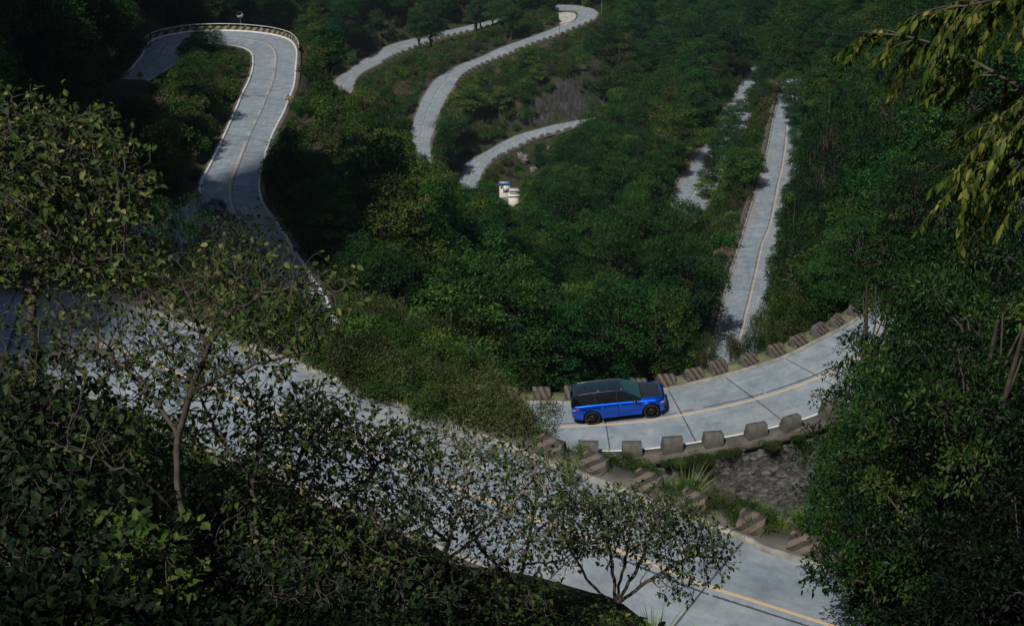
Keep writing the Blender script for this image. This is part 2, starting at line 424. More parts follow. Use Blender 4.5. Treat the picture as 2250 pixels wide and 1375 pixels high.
# the paved lay-by on the inside of the bend, left of the lower leg
lay_px = [(441, 425), (398, 455), (300, 482), (268, 540), (270, 610), (335, 690), (450, 735)]
_lb = [ROADS['LM'][i] for i in (20, 21, 22, 23, 24, 25, 26)]
layby = [(q[2], q[3], *atz(px, py, q[4])[:2], q[4] - 0.03) for q, (px, py) in zip(_lb, lay_px)]
layby[0] = (layby[0][0], layby[0][1], layby[0][0] - 0.4, layby[0][1], layby[0][4])
RD['layby'] = Road(layby, 0.8)

# ------------------------------------------------------------------ terrain height
NY, NX, UMAX = 520, 430, 0.66
yy = np.geomspace(12.0, 1000.0, NY)
uu = np.linspace(-UMAX, UMAX, NX)
GX = (uu[None, :] * (yy[:, None] + 12)); GY = np.repeat((yy - 26.0)[:, None], NX, 1)
ANCH = [  # x, y, z of the hillsides between and around the roads
    (0, -14, 4), (-12, -14, 8), (14, -14, 2), (0, 0, -4.5), (-4, 14.5, -12.5), (-10, 18, -13), (1.9, 20.7, -16), (6, 19, -19), (11, 18, -20), (16, 12, -18), (20, -5, -6),
    (-6, 24, -17.5), (-12, 30, -19), (0, 28, -22.5), (-20, 36, -18), (-26, 30, -8), (-34, 30, 8), (-44, 40, 20), (-50, 0, 40), (-30, 0, 14), (-18, 5, -2),
    (-30, 50, -19), (-38, 60, -8), (-48, 75, 6), (-58, 92, 16), (-70, 110, 26), (-27, 60, -30), (-32, 72, -34), (-34, 90, -36), (-48, 100, -10), (-44, 118, -36), (-58, 130, 0), (-80, 130, 24), (-64, 160, -20), (-80, 160, 6),
    (-100, 120, 45), (-100, 180, 20), (-72, 190, -34), (-86, 210, -14), (-120, 240, 10), (-70, 225, -46), (-95, 260, -30), (-140, 330, 10),
    (-40, 150, -48), (-39, 170, -52), (-38, 184, -54.5), (-46, 176, -57), (-44, 160, -54), (-46, 140, -48), (-52, 165, -56),
    (-20, 165, -59), (-21, 140, -58), (-16, 110, -54), (-12, 92, -50), (-10, 180, -79), (-22, 215, -82), (-32, 214, -72), (-46, 216, -68), (-40, 240, -84), (-55, 245, -78), (-22, 280, -106), (-45, 300, -102), (-25, 322, -121), (-40, 340, -121), (-50, 380, -128), (-70, 300, -84), (-80, 380, -96), (-70, 420, -118),
    (-20, 60, -31.5), (-12, 62, -36), (-6, 55, -36), (-2, 50, -35), (3, 49, -39), (7, 50, -43), (12, 50, -43.5), (14, 56, -43.5), (9, 57, -43.8), (4, 56.5, -42.5), (16, 42, -36), (20, 52, -39), (24, 60, -38), (14, 33, -28), (22, 38, -29), (30, 45, -26), (34, 60, -30), (40, 75, -29), (30, 25, -18), (50, 60, -16),
    (0, 72, -46), (6, 74, -48), (14, 76, -48), (20, 80, -47), (0, 88, -57), (10, 92, -59), (20, 98, -58), (28, 92, -46), (5, 115, -67), (18, 118, -70), (-4, 130, -72), (12, 150, -81), (22, 150, -80.5), (5, 180, -91), (20, 190, -90), (10, 215, -101), (22, 225, -99), (0, 250, -112), (20, 260, -108), (5, 290, -124), (0, 312, -131), (18, 300, -121), (28, 300, -117), (30, 350, -126), (45, 400, -128), (8, 335, -136), (20, 350, -134),
    (30, 104, -52), (38, 110, -46), (36, 130, -66), (46, 130, -48), (42, 160, -70), (54, 160, -50), (50, 190, -70), (64, 190, -52), (60, 230, -70), (76, 230, -54), (66, 270, -74), (84, 280, -60), (100, 330, -64), (40, 230, -91), (52, 270, -94), (62, 300, -97), (76, 330, -96), (80, 370, -100), (110, 420, -92), (70, 90, -10), (90, 150, -20), (110, 230, -30),
    (-16, 330, -134), (-14, 395, -133), (-4, 402, -131), (6, 418, -129), (20, 432, -129.5), (30, 450, -131.5), (11, 395.5, -128), (17, 397, -126), (23, 399, -126.5), (5, 391, -130), (14, 404, -125), (24, 410, -126), (30, 404, -131), (4, 371.5, -144), (9, 376, -143.5), (14, 380, -142), (36, 430, -135), (45, 470, -137), (50, 520, -138), (-30, 430, -131), (-10, 460, -131), (5, 475, -129), (-2, 500, -134),
    (-45, 470, -131), (-60, 500, -120), (-35, 490, -130), (-20, 510, -130), (-8, 530, -130), (-40, 560, -112), (0, 600, -118), (20, 520, -126), (30, 540, -122), (50, 600, -130), (75, 560, -138), (70, 640, -140), (100, 560, -128), (100, 700, -146), (130, 600, -120), (60, 720, -132), (0, 720, -100), (-100, 600, -70), (-60, 720, -80), (-120, 480, -60),
    (0, 950, -40), (-250, 950, -20), (250, 950, -50), (150, 850, -110), (90, 860, -128), (-300, 600, 10), (260, 600, -50), (180, 420, -40), (-200, 400, 20), (-620, 950, 40), (620, 950, 0), (350, 500, 10),
]
ctrl_pts = [np.array(ANCH, float)]
for k, r in RD.items():
    st = max(1, int(6 / np.median(np.diff(r.v))))
    for e in (r.A, r.B):
        ctrl_pts.append(e[::st])
CP = np.concatenate(ctrl_pts)
d2 = ((CP[:, None, :2] - CP[None, :, :2]) ** 2).sum(-1)
keep = np.ones(len(CP), bool)                         # drop near-coincident points, road points last
for i in range(len(CP)):
    if keep[i]: keep[i + 1:] &= d2[i, i + 1:] > 1.0
CP = CP[keep]
def phi(d): return d
K = np.sqrt(((CP[:, None, :2] - CP[None, :, :2]) ** 2).sum(-1)) + 0.0
n_ = len(CP)
Kx = np.zeros((n_ + 3, n_ + 3)); Kx[:n_, :n_] = K + np.eye(n_) * -0.6
Kx[:n_, n_] = Kx[n_, :n_] = 1; Kx[:n_, n_ + 1:] = CP[:, :2] / 100; Kx[n_ + 1:, :n_] = CP[:, :2].T / 100
wts = np.linalg.solve(Kx, np.concatenate([CP[:, 2], [0, 0, 0]]))
def base_height(x, y):
    x, y = np.ravel(x), np.ravel(y)
    out = np.empty(len(x))
    for i in range(0, len(x), 20000):
        xs, ys = x[i:i + 20000], y[i:i + 20000]
        d = np.sqrt((xs[:, None] - CP[None, :, 0]) ** 2 + (ys[:, None] - CP[None, :, 1]) ** 2)
        out[i:i + 20000] = d @ wts[:n_] + wts[n_] + (xs * wts[n_ + 1] + ys * wts[n_ + 2]) / 100
    return out
def vnoise(x, y, f, seed=0):
    """value noise"""
    r = np.random.default_rng(seed).random((256, 256))
    xf, yf = np.asarray(x) * f + 1000, np.asarray(y) * f + 1000
    i, j = np.floor(xf).astype(int), np.floor(yf).astype(int)
    a, b = xf - i, yf - j
    a, b = a * a * (3 - 2 * a), b * b * (3 - 2 * b)
    g = lambda p, q: r[p % 256, q % 256]
    return g(i, j) * (1 - a) * (1 - b) + g(i + 1, j) * a * (1 - b) + g(i, j + 1) * (1 - a) * b + g(i + 1, j + 1) * a * b
GZ = base_height(GX, GY).reshape(NY, NX)
GZ += (vnoise(GX, GY, 0.12, 1) - 0.5) * 1.6 + (vnoise(GX, GY, 0.4, 2) - 0.5) * 0.6
# level the ground under and beside each road
samp, info = [], []
for k, r in RD.items():
    st = max(1, int(round(0.6 / np.median(np.diff(r.v)))))
    for i in range(0, len(r.v), st):
        if k == 'layby':
            for t in np.linspace(0.05, 0.95, 8):
                samp.append(r.A[i] * (1 - t) + r.B[i] * t); info.append((0.9, 3.0))
        else:
            samp.append(r.C[i]); info.append((r.w[i] / 2, {'LM': 1.6, 'N': 3.0}.get(k, 4.0)))
samp = np.array(samp); info = np.array(info)
kd = kdtree.KDTree(len(samp))
for i, p in enumerate(samp): kd.insert((p[0], p[1], 0), i)
kd.balance()
NEAR_ROAD = np.full((NY, NX), 99.0)
flat = GZ.copy()
for a in range(NY):
    for b in range(NX):
        best = None
        co, i, d = kd.find((GX[a, b], GY[a, b], 0))
        hw, bl = info[i]
        e = d - hw
        if e < 9:
            NEAR_ROAD[a, b] = e
            x_, y_ = GX[a, b], GY[a, b]
            lim = 0.95
            foot = 4.5 < x_ < 25 and y_ < samp[i][1] and 58 < samp[i][1] < 74   # the wall stands here
            if foot: lim, bl = -1.0, 0.5
            t = min(1.0, max(0.0, (e - lim) / bl)); t = t * t * (3 - 2 * t)
            flat[a, b] = (samp[i][2] - (0.14 if e > -0.5 else 0.34)) * (1 - t) + GZ[a, b] * t
            if foot: flat[a, b] = min(flat[a, b], samp[i][2] - 0.14 - 5.2 * min(1.0, max(0.0, (e + 1.0) / 0.6)) * (1 - max(0.0, (e - 4) / 5) ** 2 * 0.6))
GZ = flat
def height(x, y):
    x, y = np.asarray(x, float), np.asarray(y, float)
    fj = np.clip(np.log(np.maximum(y + 26.0, 12.01) / 12.0) / math.log(1000 / 12.0) * (NY - 1), 0, NY - 1.001)
    fi = np.clip((x / (y + 38) + UMAX) / (2 * UMAX) * (NX - 1), 0, NX - 1.001)
    j, i = fj.astype(int), fi.astype(int); b, a = fj - j, fi - i
    return GZ[j, i] * (1 - a) * (1 - b) + GZ[j, i + 1] * a * (1 - b) + GZ[j + 1, i] * (1 - a) * b + GZ[j + 1, i + 1] * a * b
def road_dist(x, y):
    co, i, d = kd.find((x, y, 0))
    return d - info[i][0]

# ground sheet: leaf litter and soil, bare rock where it is steep
m_ground, n, l = mat('forest_floor')
p = n['Principled BSDF']; p.inputs['Roughness'].default_value = 0.9; p.inputs['Specular IOR Level'].default_value = 0.15
geo = N(n, 'ShaderNodeNewGeometry')
na = N(n, 'ShaderNodeTexNoise', i_Scale=0.6, i_Detail=8.0, i_Roughness=0.7); l.new(geo.outputs['Position'], na.inputs['Vector'])
nb = N(n, 'ShaderNodeTexNoise', i_Scale=0.08, i_Detail=3.0); l.new(geo.outputs['Position'], nb.inputs['Vector'])
soil = ramp(n, [(0.3, (0.022, 0.020, 0.012)), (0.55, (0.035, 0.042, 0.018)), (0.75, (0.065, 0.058, 0.034))])
l.new(na.outputs['Fac'], soil.inputs[0])
nrm = N(n, 'ShaderNodeSeparateXYZ'); l.new(geo.outputs['True Normal'], nrm.inputs[0])
mp = N(n, 'ShaderNodeMapping'); mp.inputs['Scale'].default_value = (1.0, 1.0, 0.25); l.new(geo.outputs['Position'], mp.inputs[0])
nc = N(n, 'ShaderNodeTexNoise', i_Scale=0.8, i_Detail=8.0, i_Roughness=0.75); l.new(mp.outputs[0], nc.inputs['Vector'])
rock = ramp(n, [(0.35, (0.012, 0.012, 0.013)), (0.55, (0.040, 0.041, 0.042)), (0.75, (0.105, 0.10, 0.092))])
l.new(nc.outputs['Fac'], rock.inputs[0])
steep = math_node(n, l, 'MULTIPLY', math_node(n, l, 'SUBTRACT', 0.66, math_node(n, l, 'ADD', nrm.outputs[2], math_node(n, l, 'MULTIPLY', na.outputs['Fac'], 0.12))), 9.0, True)
l.new(mixc(n, l, steep, soil.outputs[0], rock.outputs[0]), p.inputs['Base Color'])
bp = N(n, 'ShaderNodeBump', i_Strength=0.7, i_Distance=0.3); l.new(nc.outputs['Fac'], bp.inputs['Height']); l.new(bp.outputs[0], p.inputs['Normal'])
ii, jj = np.meshgrid(np.arange(NX - 1), np.arange(NY - 1))
gf = np.stack([jj * NX + ii, jj * NX + ii + 1, (jj + 1) * NX + ii + 1, (jj + 1) * NX + ii], -1).reshape(-1, 4)
ground = obj('hillside_ground', np_mesh('hillside_ground', [(np.stack([GX, GY, GZ], -1).reshape(-1, 3), gf, 0)], [m_ground], True))
tag(ground, 'steep forested mountainside with soil and rock', None, None, 'structure')

# ------------------------------------------------------------------ carriageways
def ribbon(name, r, m, label, dz=0.0, v0=0.0):
    k = 7
    t = np.linspace(0, 1, k)
    P = r.B[:, None] * (1 - t)[None, :, None] + r.A[:, None] * t[None, :, None]
    P[:, :, 2] += dz + 0.05 * (1 - (2 * t - 1) ** 2)[None]
    nn = len(r.v)
    UV = np.stack([(t[None] - 0.5) * r.w[:, None], np.repeat(r.v[:, None] - v0, k, 1)], -1).reshape(-1, 2)
    i, j = np.meshgrid(np.arange(nn - 1), np.arange(k - 1), indexing='ij')
    f = np.stack([i * k + j, i * k + j + 1, (i + 1) * k + j + 1, (i + 1) * k + j], -1).reshape(-1, 4)
    V = P.reshape(-1, 3)
    a, b, c = V[f[0, 0]], V[f[0, 1]], V[f[0, 2]]
    if np.cross(b - a, c - a)[2] < 0: f = f[:, ::-1]
    return tag(obj(name, np_mesh(name, [(V, f, 0)], [m], True, uv=UV)), label, None, None, 'structure')
vj = lm.v_at(8.9, 63.6)                              # a joint runs across here
d0, d1 = lm.v_at(-30.9, 179.0) - vj, lm.v_at(-27.9, 140.0) - vj
ribbon('road', lm, road_mat('concrete_road_bend', dash=(2.1, 5.2, d0, d1), slab=4.0), 'concrete mountain road of the hairpin and of the bend with the car', v0=vj)
ribbon('road', RD['N'], road_mat('concrete_road_near', slab=4.0, seam=-0.34), 'concrete road in the foreground, seen through twigs', v0=RD['N'].v_at(5.8, 33.8))
ribbon('road', RD['P'], road_mat('concrete_road_straight', slab=4.0, tar=False), 'straight concrete road down the valley on the right')
ribbon('road', RD['Q'], road_mat('concrete_road_lower', slab=4.0, tar=False), 'lower concrete road half hidden by trees')
ribbon('road', RD['R1'], road_mat('concrete_road_far', slab=4.0, tar=False), 'farthest leg of the switchback road')
ribbon('road', RD['R2'], road_mat('concrete_road_middle', dash=(2.4, 5.4, 0, RD['R2'].v_at(-21, 395)), slab=4.0, tar=False), 'middle leg of the switchback with the far hairpin')
ribbon('road', RD['R3'], road_mat('concrete_road_lowest', dash=(2.4, 5.4, RD['R3'].v_at(-4, 373), 999), slab=4.0, tar=False), 'lowest leg of the switchback road')
ribbon('layby', RD['layby'], road_mat('concrete_layby', line=False, slab=5.0, tar=False), 'paved lay-by beside the hairpin road', dz=-0.02)
pts = [atz(px, py, -130.0) for px, py in ((1227, 29), (1246, 27), (1262, 29), (1268, 36), (1264, 43), (1254, 51), (1240, 57), (1231, 58), (1229, 45))]
V = np.array(pts) + (0, 0, 0.03)
me = bpy.data.meshes.new('layby'); me.from_pydata([tuple(v) for v in V], [], [list(range(len(V)))]); me.materials.append(plain('pale_concrete', (0.38, 0.365, 0.33), 0.8, var=0.12, scale=0.4))
tag(obj('layby', me), 'pale concrete apron inside the far hairpin', None, None, 'structure')

# ------------------------------------------------------------------ kerbs and ledges
m_kerb = plain('pale_kerb', (0.22, 0.22, 0.20), 0.8, var=0.4, scale=2.0)
m_white = plain('kerb_white_paint', (0.55, 0.57, 0.58), 0.7, var=0.2, scale=3.0)
m_ledge = plain('weathered_concrete', (0.085, 0.08, 0.068), 0.9, var=0.45, scale=1.5)
m_moss = plain('mossy_concrete', (0.11, 0.112, 0.06), 0.9, var=0.45, scale=1.2)
def sweep(P, O, prof, m=0, closed=True):
    k = len(prof)
    off = np.array([q[0] for q in prof]); hz = np.array([q[1] for q in prof])
    V = P[:, None] + O[:, None] * off[None, :, None]
    V[:, :, 2] += hz[None]
    i, j = np.meshgrid(np.arange(len(P) - 1), np.arange(k if closed else k - 1), indexing='ij')
    f = np.stack([i * k + j, i * k + (j + 1) % k, (i + 1) * k + (j + 1) % k, (i + 1) * k + j], -1).reshape(-1, 4)
    return V.reshape(-1, 3), f, m
def pick(r, v0, v1):
    return (r.v >= v0) & (r.v <= v1)
def kerb(r, side, v0, v1, kw=0.16, kh=0.13, lw=0.85, lh=0.10, mats=None, label=''):
    q = pick(r, v0, v1)
    P, O = (r.A[q], r.oA[q]) if side == 'A' else (r.B[q], r.oB[q])
    parts = [sweep(P, O, [(0, -0.3), (0.01, kh), (kw, kh + 0.01), (kw, -0.3)], 0)]
    if lw: parts.append(sweep(P, O, [(kw + 0.003, -0.3), (kw + 0.003, lh), (kw + lw, lh - 0.03), (kw + lw, -0.5)], 1))
    return tag(obj('kerb', np_mesh('kerb', parts, mats or [m_kerb, m_ledge])), label, None, None, 'structure')
vM0, vM1 = lm.v_at(-13, 80), lm.v[-1]
kerb(lm, 'A', 0, vM0, 0.22, 0.16, 0.5, 0.13, [m_white, m_ledge], 'white kerb along the outside of the hairpin')
kerb(lm, 'B', 0, lm.v_at(-30, 118), 0.22, 0.16, 0.3, 0.1, [m_white, m_ledge], 'white kerb along the inside of the hairpin')
kerb(lm, 'A', vM0 + 0.3, vM1, 0.17, 0.12, 0.95, 0.11, [m_kerb, m_moss], 'pale kerb and mossy ledge behind the car')
kerb(lm, 'B', lm.v_at(-5, 66), vM1, 0.13, 0.10, 0.85, 0.09, [m_white, m_ledge], 'white edge line and ledge on the valley side')
rn = RD['N']
kerb(rn, 'A', 0, rn.v[-1], 0.2, 0.15, 0.95, 0.12, [m_kerb, m_ledge], 'pale kerb along the foreground road')
kerb(rn, 'B', 0, rn.v[-1], 0.2, 0.15, 0.4, 0.1, [m_kerb, m_ledge], 'pale kerb on the hill side of the foreground road')
rp = RD['P']
kerb(rp, 'A', 0, rp.v[-1], 0.25, 0.14, 0.9, 0.11, None, 'pale kerb along the straight road')
kerb(RD['Q'], 'A', 0, RD['Q'].v[-1], 0.25, 0.14, 0.9, 0.11, None, 'pale kerb along the lower road')
for k in ('R1', 'R2', 'R3'):
    kerb(RD[k], 'B', 0, RD[k].v[-1], 0.25, 0.14, 0.9, 0.11, None, 'kerb on the valley side of the switchback')
    kerb(RD[k], 'A', 0, RD[k].v[-1], 0.2, 0.12, 0.3, 0.10, [m_ledge, m_ledge], 'drain edge on the hill side of the switchback')

# ------------------------------------------------------------------ concrete blocks along the road edges
m_conc = plain('block_concrete', (0.080, 0.077, 0.070), 0.9, var=0.4, scale=2.5)
m_conc_dark = plain('block_concrete_dark', (0.075, 0.07, 0.06), 0.9, var=0.4, scale=2.5)
def stripe_mat(name, light, dark, per=0.36, shear=0.75, flip=1, wear=0.5):
    m, n, l = mat(name)
    p = n['Principled BSDF']; p.inputs['Roughness'].default_value = 0.85; p.inputs['Specular IOR Level'].default_value = 0.25
    tc = N(n, 'ShaderNodeTexCoord'); sx = N(n, 'ShaderNodeSeparateXYZ'); l.new(tc.outputs['Object'], sx.inputs[0])
    n1 = N(n, 'ShaderNodeTexNoise', i_Scale=5.0, i_Detail=6.0, i_Roughness=0.7); l.new(tc.outputs['Object'], n1.inputs['Vector'])
    M_ = lambda op, a, b=None, c=False: math_node(n, l, op, a, b, c)
    q = M_('ADD', M_('MULTIPLY', sx.outputs[0], flip), M_('MULTIPLY', sx.outputs[2], shear))
    q = M_('ADD', q, M_('MULTIPLY', M_('SUBTRACT', n1.outputs['Fac'], 0.5), 0.07))
    st = M_('LESS_THAN', M_('FRACT', M_('ADD', M_('DIVIDE', q, per), 20.0)), 0.5)
    oi = N(n, 'ShaderNodeObjectInfo')
    n2 = N(n, 'ShaderNodeTexNoise', i_Scale=2.3, i_Detail=5.0, noise_dimensions='4D'); l.new(tc.outputs['Object'], n2.inputs['Vector'])
    l.new(M_('MULTIPLY', oi.outputs['Random'], 50), n2.inputs['W'])
    wr = M_('MULTIPLY', M_('SUBTRACT', n2.outputs['Fac'], 0.42), 4.0, True)
    c = mixc(n, l, st, light, dark)
    c = mixc(n, l, M_('MULTIPLY', wr, wear), c, (0.10, 0.09, 0.078))
    l.new(mixc(n, l, M_('MULTIPLY', n1.outputs['Fac'], 0.5), c, (0.05, 0.045, 0.035)), p.inputs['Base Color'])
    return m
m_stripe = stripe_mat('block_stripes', (0.15, 0.123, 0.103), (0.028, 0.025, 0.024), per=0.34, shear=0.55)
m_stripe_n = stripe_mat('block_stripes_wide', (0.155, 0.125, 0.102), (0.028, 0.025, 0.024), per=0.52, shear=-1.35)
PROF = [(0, 0), (-0.01, 0.20), (0.13, 0.33), (0.25, 0.58), (0.33, 0.82), (0.60, 0.82), (0.70, 0.30), (0.72, 0)]
def block_mesh(name, mats, seed, L=1.12, plain_shape=False):
    r = np.random.default_rng(seed)
    prof = np.array(PROF)
    if plain_shape: prof = np.array([(0, 0), (0.0, 0.22), (0.06, 0.42), (0.11, 0.66), (0.14, 0.86), (0.50, 0.86), (0.60, 0.30), (0.64, 0)])
    xs = np.array([-0.5, -0.485, -0.25, 0, 0.25, 0.485, 0.5])
    V = []
    for x in xs:
        tap = 1 - (0.035 if plain_shape else 0.02) * prof[:, 1] / 0.85
        ins = 0.98 if abs(x) == 0.5 else 1.0
        V.append(np.stack([x * L * tap, prof[:, 0] * ins + (1 - ins) * 0.35, prof[:, 1] * (0.985 if abs(x) == 0.5 else 1)], 1))
    V = np.array(V) + r.normal(0, 0.008, (len(xs), len(prof), 3))
    V[:, :, 2] *= 0.86 if plain_shape else 0.72
    V[:, [0, -1], 2] = -0.06
    k = len(prof)
    i, j = np.meshgrid(np.arange(len(xs) - 1), np.arange(k - 1), indexing='ij')
    f = np.stack([i * k + j, i * k + j + 1, (i + 1) * k + j + 1, (i + 1) * k + j], -1)
    front = f[:, :5].reshape(-1, 4)[:, ::-1]; back = f[:, 5:].reshape(-1, 4)[:, ::-1]
    Vf = V.reshape(-1, 3)
    me = np_mesh(name, [(Vf, front, 0), (Vf, back, 1), (V[0], [list(range(k))[::-1]], 1), (V[-1], [list(range(k))], 1)], mats)
    bm = bmesh.new(); bm.from_mesh(me); bmesh.ops.remove_doubles(bm, verts=bm.verts, dist=1e-4); bmesh.ops.recalc_face_normals(bm, faces=bm.faces); bm.to_mesh(me); bm.free()
    return me
BS = [block_mesh('striped_block', [m_stripe, m_conc], s, 0.98) for s in range(3)]
for q_ in BS:
    for v_ in q_.vertices: v_.co = (v_.co.x, v_.co.y * .92, v_.co.z * .93 if v_.co.z > 0 else v_.co.z)
BN = [block_mesh('striped_block', [m_stripe_n, m_conc], 5 + s, 0.95) for s in range(3)]
for q_ in BN:
    for v_ in q_.vertices: v_.co = (v_.co.x, v_.co.y * .9, v_.co.z * .86 if v_.co.z > 0 else v_.co.z)
BP = [block_mesh('plain_block', [m_conc, m_conc], 10 + s, 1.08, True) for s in range(3)]
BD = [block_mesh('dark_block', [m_conc_dark, m_conc_dark], 20 + s, 1.2, True) for s in range(2)]
ORD = ['first', 'second', 'third', 'fourth', 'fifth', 'sixth', 'seventh', 'eighth', 'ninth', 'tenth', 'eleventh', 'twelfth', 'thirteenth', 'fourteenth', 'fifteenth', 'sixteenth', 'seventeenth', 'eighteenth', 'nineteenth', 'twentieth']
TENS = {20: 'twenty', 30: 'thirty', 40: 'forty', 50: 'fifty'}
def ordinal(i):                                       # 0 -> first
    if i < 20: return ORD[i]
    t = (i + 1) // 10 * 10
    if (i + 1) % 10 == 0: return TENS[t][:-1] + 'ieth'
    return TENS[t] + '-' + ORD[(i + 1) % 10 - 1]
def blocks(r, side, vs, meshes, name, label, group, dz=0.10, off=0.22, rev=False, special=None):
    vs = list(vs)
    order = range(len(vs))
    for q in order:
        i = int(np.argmin(np.abs(r.v - vs[q])))
        E, O = (r.A, r.oA) if side == 'A' else (r.B, r.oB)
        o_ = O[i]
        ang = math.atan2(o_[1], o_[0]) - math.pi / 2     # block's +y points away from the road
        p = E[i] + o_ * off
        b = obj(name, meshes[q % len(meshes)])
        b.location = (p[0], p[1], p[2] + dz)
        b.rotation_euler = (random.uniform(-.05, .03), random.uniform(-.045, .045), ang + random.uniform(-.08, .08))
        k_ = random.uniform(.9, 1.03); b.scale = (k_, random.uniform(.92, 1.05), random.uniform(.86, 1.04))
        tag(b, label.format(ordinal(len(vs) - 1 - q if rev else q)), 'road block', group)
vN = rn.v_at(5.9, 33.6)
blocks(rn, 'A', np.arange(rn.v_at(9.2, 32), rn.v_at(-16, 48.4), 1.98), BN, 'striped_block', 'striped concrete block on the foreground road, {} up from the dark trees', 'striped blocks along the foreground road', 0.12, 0.30)
vC = lm.v_at(8.9, 64.5)
blocks(lm, 'A', np.arange(vC - 0.2, lm.v_at(22.4, 72.5), 1.93), BS, 'striped_block', 'striped concrete block on the ledge ahead of the blue car, {} from its bonnet', 'striped blocks ahead of the car', 0.11, 0.22)
blocks(lm, 'A', np.arange(vC - 2.1, lm.v_at(-10, 75), -1.93), BS, 'striped_block', 'striped concrete block beside and behind the blue car, {} going back from its bonnet', 'striped blocks behind the car', 0.11, 0.22)
blocks(lm, 'B', [lm.v[np.argmin(np.abs(project(lm.B)[0] - q_) + 1e4 * (lm.v < lm.v_at(0, 64)))] for q_ in (1290, 1381, 1470, 1557, 1644, 1729, 1812)], BP, 'concrete_block', 'bare grey concrete block above the stone wall, {} from the grass', 'bare blocks above the stone wall', 0.09, 0.14)
blocks(rp, 'A', np.arange(rp.v_at(28, 156), rp.v_at(52, 258), 2.6), BS, 'striped_block', 'striped concrete block on the edge of the straight road, {} going downhill', 'striped blocks along the straight road', 0.11, 0.30)
r1, r2, r3 = RD['R1'], RD['R2'], RD['R3']
blocks(r1, 'B', np.arange(r1.v_at(-43, 449), r1.v_at(-8, 499), 3.1), BD, 'concrete_block', 'dark edge block on the farthest switchback leg, {} going right', 'dark blocks on the farthest leg', 0.11, 0.3)
blocks(r2, 'B', np.arange(r2.v_at(-18, 403), r2.v_at(25, 473), 3.0), BD, 'concrete_block', 'dark edge block on the middle switchback leg, {} going up to the far hairpin', 'dark blocks on the middle leg', 0.11, 0.3)
blocks(r3, 'B', np.arange(r3.v_at(-6, 368), r3.v_at(19, 389), 2.6), BD, 'concrete_block', 'dark edge block on the lowest switchback leg, {} going right', 'dark blocks on the lowest leg', 0.11, 0.3)

# ------------------------------------------------------------------ rubble retaining wall under the bend
q = pick(lm, lm.v_at(5.5, 61), lm.v_at(26, 74))
s_ = lm.v[q] - lm.v[q][0]
Pw, Ow = lm.B[q], lm.oB[q]
ns, nh = int(s_[-1] / 0.07), 94
S_, H_ = np.meshgrid(np.linspace(0, s_[-1], ns), np.linspace(0, 6.6, nh), indexing='ij')
cell = rng.random((int(s_[-1] * 6.6 * 17), 2)) * (s_[-1], 6.6)
kw_ = kdtree.KDTree(len(cell))
for i, c in enumerate(cell): kw_.insert((c[0], c[1] * 1.35, 0), i)
kw_.balance()
disp = np.zeros(S_.size); stone = np.zeros(S_.size)
crnd = rng.random(len(cell))
for i, (a, b) in enumerate(zip(S_.ravel(), H_.ravel())):
    (c0, i0, d0_), (c1, i1, d1_) = kw_.find_n((a, b * 1.35, 0), 2)
    e = min(1.0, (d1_ - d0_) / 0.09)
    disp[i] = 0.035 * e ** 0.5 + 0.025 * (crnd[i0] - 0.5); stone[i] = (0.25 + 0.75 * crnd[i0]) * min(1.0, max(0.0, (d1_ - d0_) / 0.08)) ** 0.8
px_ = np.stack([np.interp(S_.ravel(), s_, Pw[:, c]) for c in range(3)], 1)
ox_ = unit(np.stack([np.interp(S_.ravel(), s_, Ow[:, c]) for c in range(3)], 1))
Vw = px_ + ox_ * (0.92 + 0.06 * H_.ravel() + disp)[:, None]
Vw[:, 2] -= H_.ravel() + 0.02
i, j = np.meshgrid(np.arange(ns - 1), np.arange(nh - 1), indexing='ij')
fw = np.stack([i * nh + j, i * nh + j + 1, (i + 1) * nh + j + 1, (i + 1) * nh + j], -1).reshape(-1, 4)
m_wall, n, l = mat('rubble_stone')
p = n['Principled BSDF']; p.inputs['Roughness'].default_value = 0.9; p.inputs['Specular IOR Level'].default_value = 0.2
a_ = N(n, 'ShaderNodeAttribute', attribute_name='tint'); geo = N(n, 'ShaderNodeNewGeometry')
n1 = N(n, 'ShaderNodeTexNoise', i_Scale=0.55, i_Detail=6.0, i_Roughness=0.65); l.new(geo.outputs['Position'], n1.inputs['Vector'])
n2 = N(n, 'ShaderNodeTexNoise', i_Scale=4.5, i_Detail=7.0, i_Roughness=0.75); l.new(geo.outputs['Position'], n2.inputs['Vector'])
rs = ramp(n, [(0.0, (0.024, 0.024, 0.024)), (0.25, (0.085, 0.085, 0.083)), (0.7, (0.15, 0.15, 0.146)), (1.0, (0.24, 0.24, 0.233))]); l.new(a_.outputs['Fac'], rs.inputs[0])
lich = math_node(n, l, 'MULTIPLY', math_node(n, l, 'SUBTRACT', n2.outputs['Fac'], 0.51), 9.0, True)
lich = math_node(n, l, 'MULTIPLY', lich, math_node(n, l, 'MULTIPLY', math_node(n, l, 'SUBTRACT', n1.outputs['Fac'], 0.40), 5.0, True))
c = mixc(n, l, math_node(n, l, 'MULTIPLY', lich, 0.7), rs.outputs[0], (0.30, 0.315, 0.295))
moss = math_node(n, l, 'MULTIPLY', math_node(n, l, 'SUBTRACT', 0.36, n1.outputs['Fac']), 7.0, True)
l.new(mixc(n, l, moss, c, (0.035, 0.038, 0.016)), p.inputs['Base Color'])
bp = N(n, 'ShaderNodeBump', i_Strength=0.6, i_Distance=0.05); l.new(n2.outputs['Fac'], bp.inputs['Height']); l.new(bp.outputs[0], p.inputs['Normal'])
back = px_ + ox_ * 0.35; back[:, 2] -= H_.ravel() + 0.1
tag(obj('retaining_wall', np_mesh('retaining_wall', [(Vw, fw, 0)], [m_wall], True, attrs={'tint': stone})), 'rough rubble stone retaining wall under the bend with the blue car', 'wall')

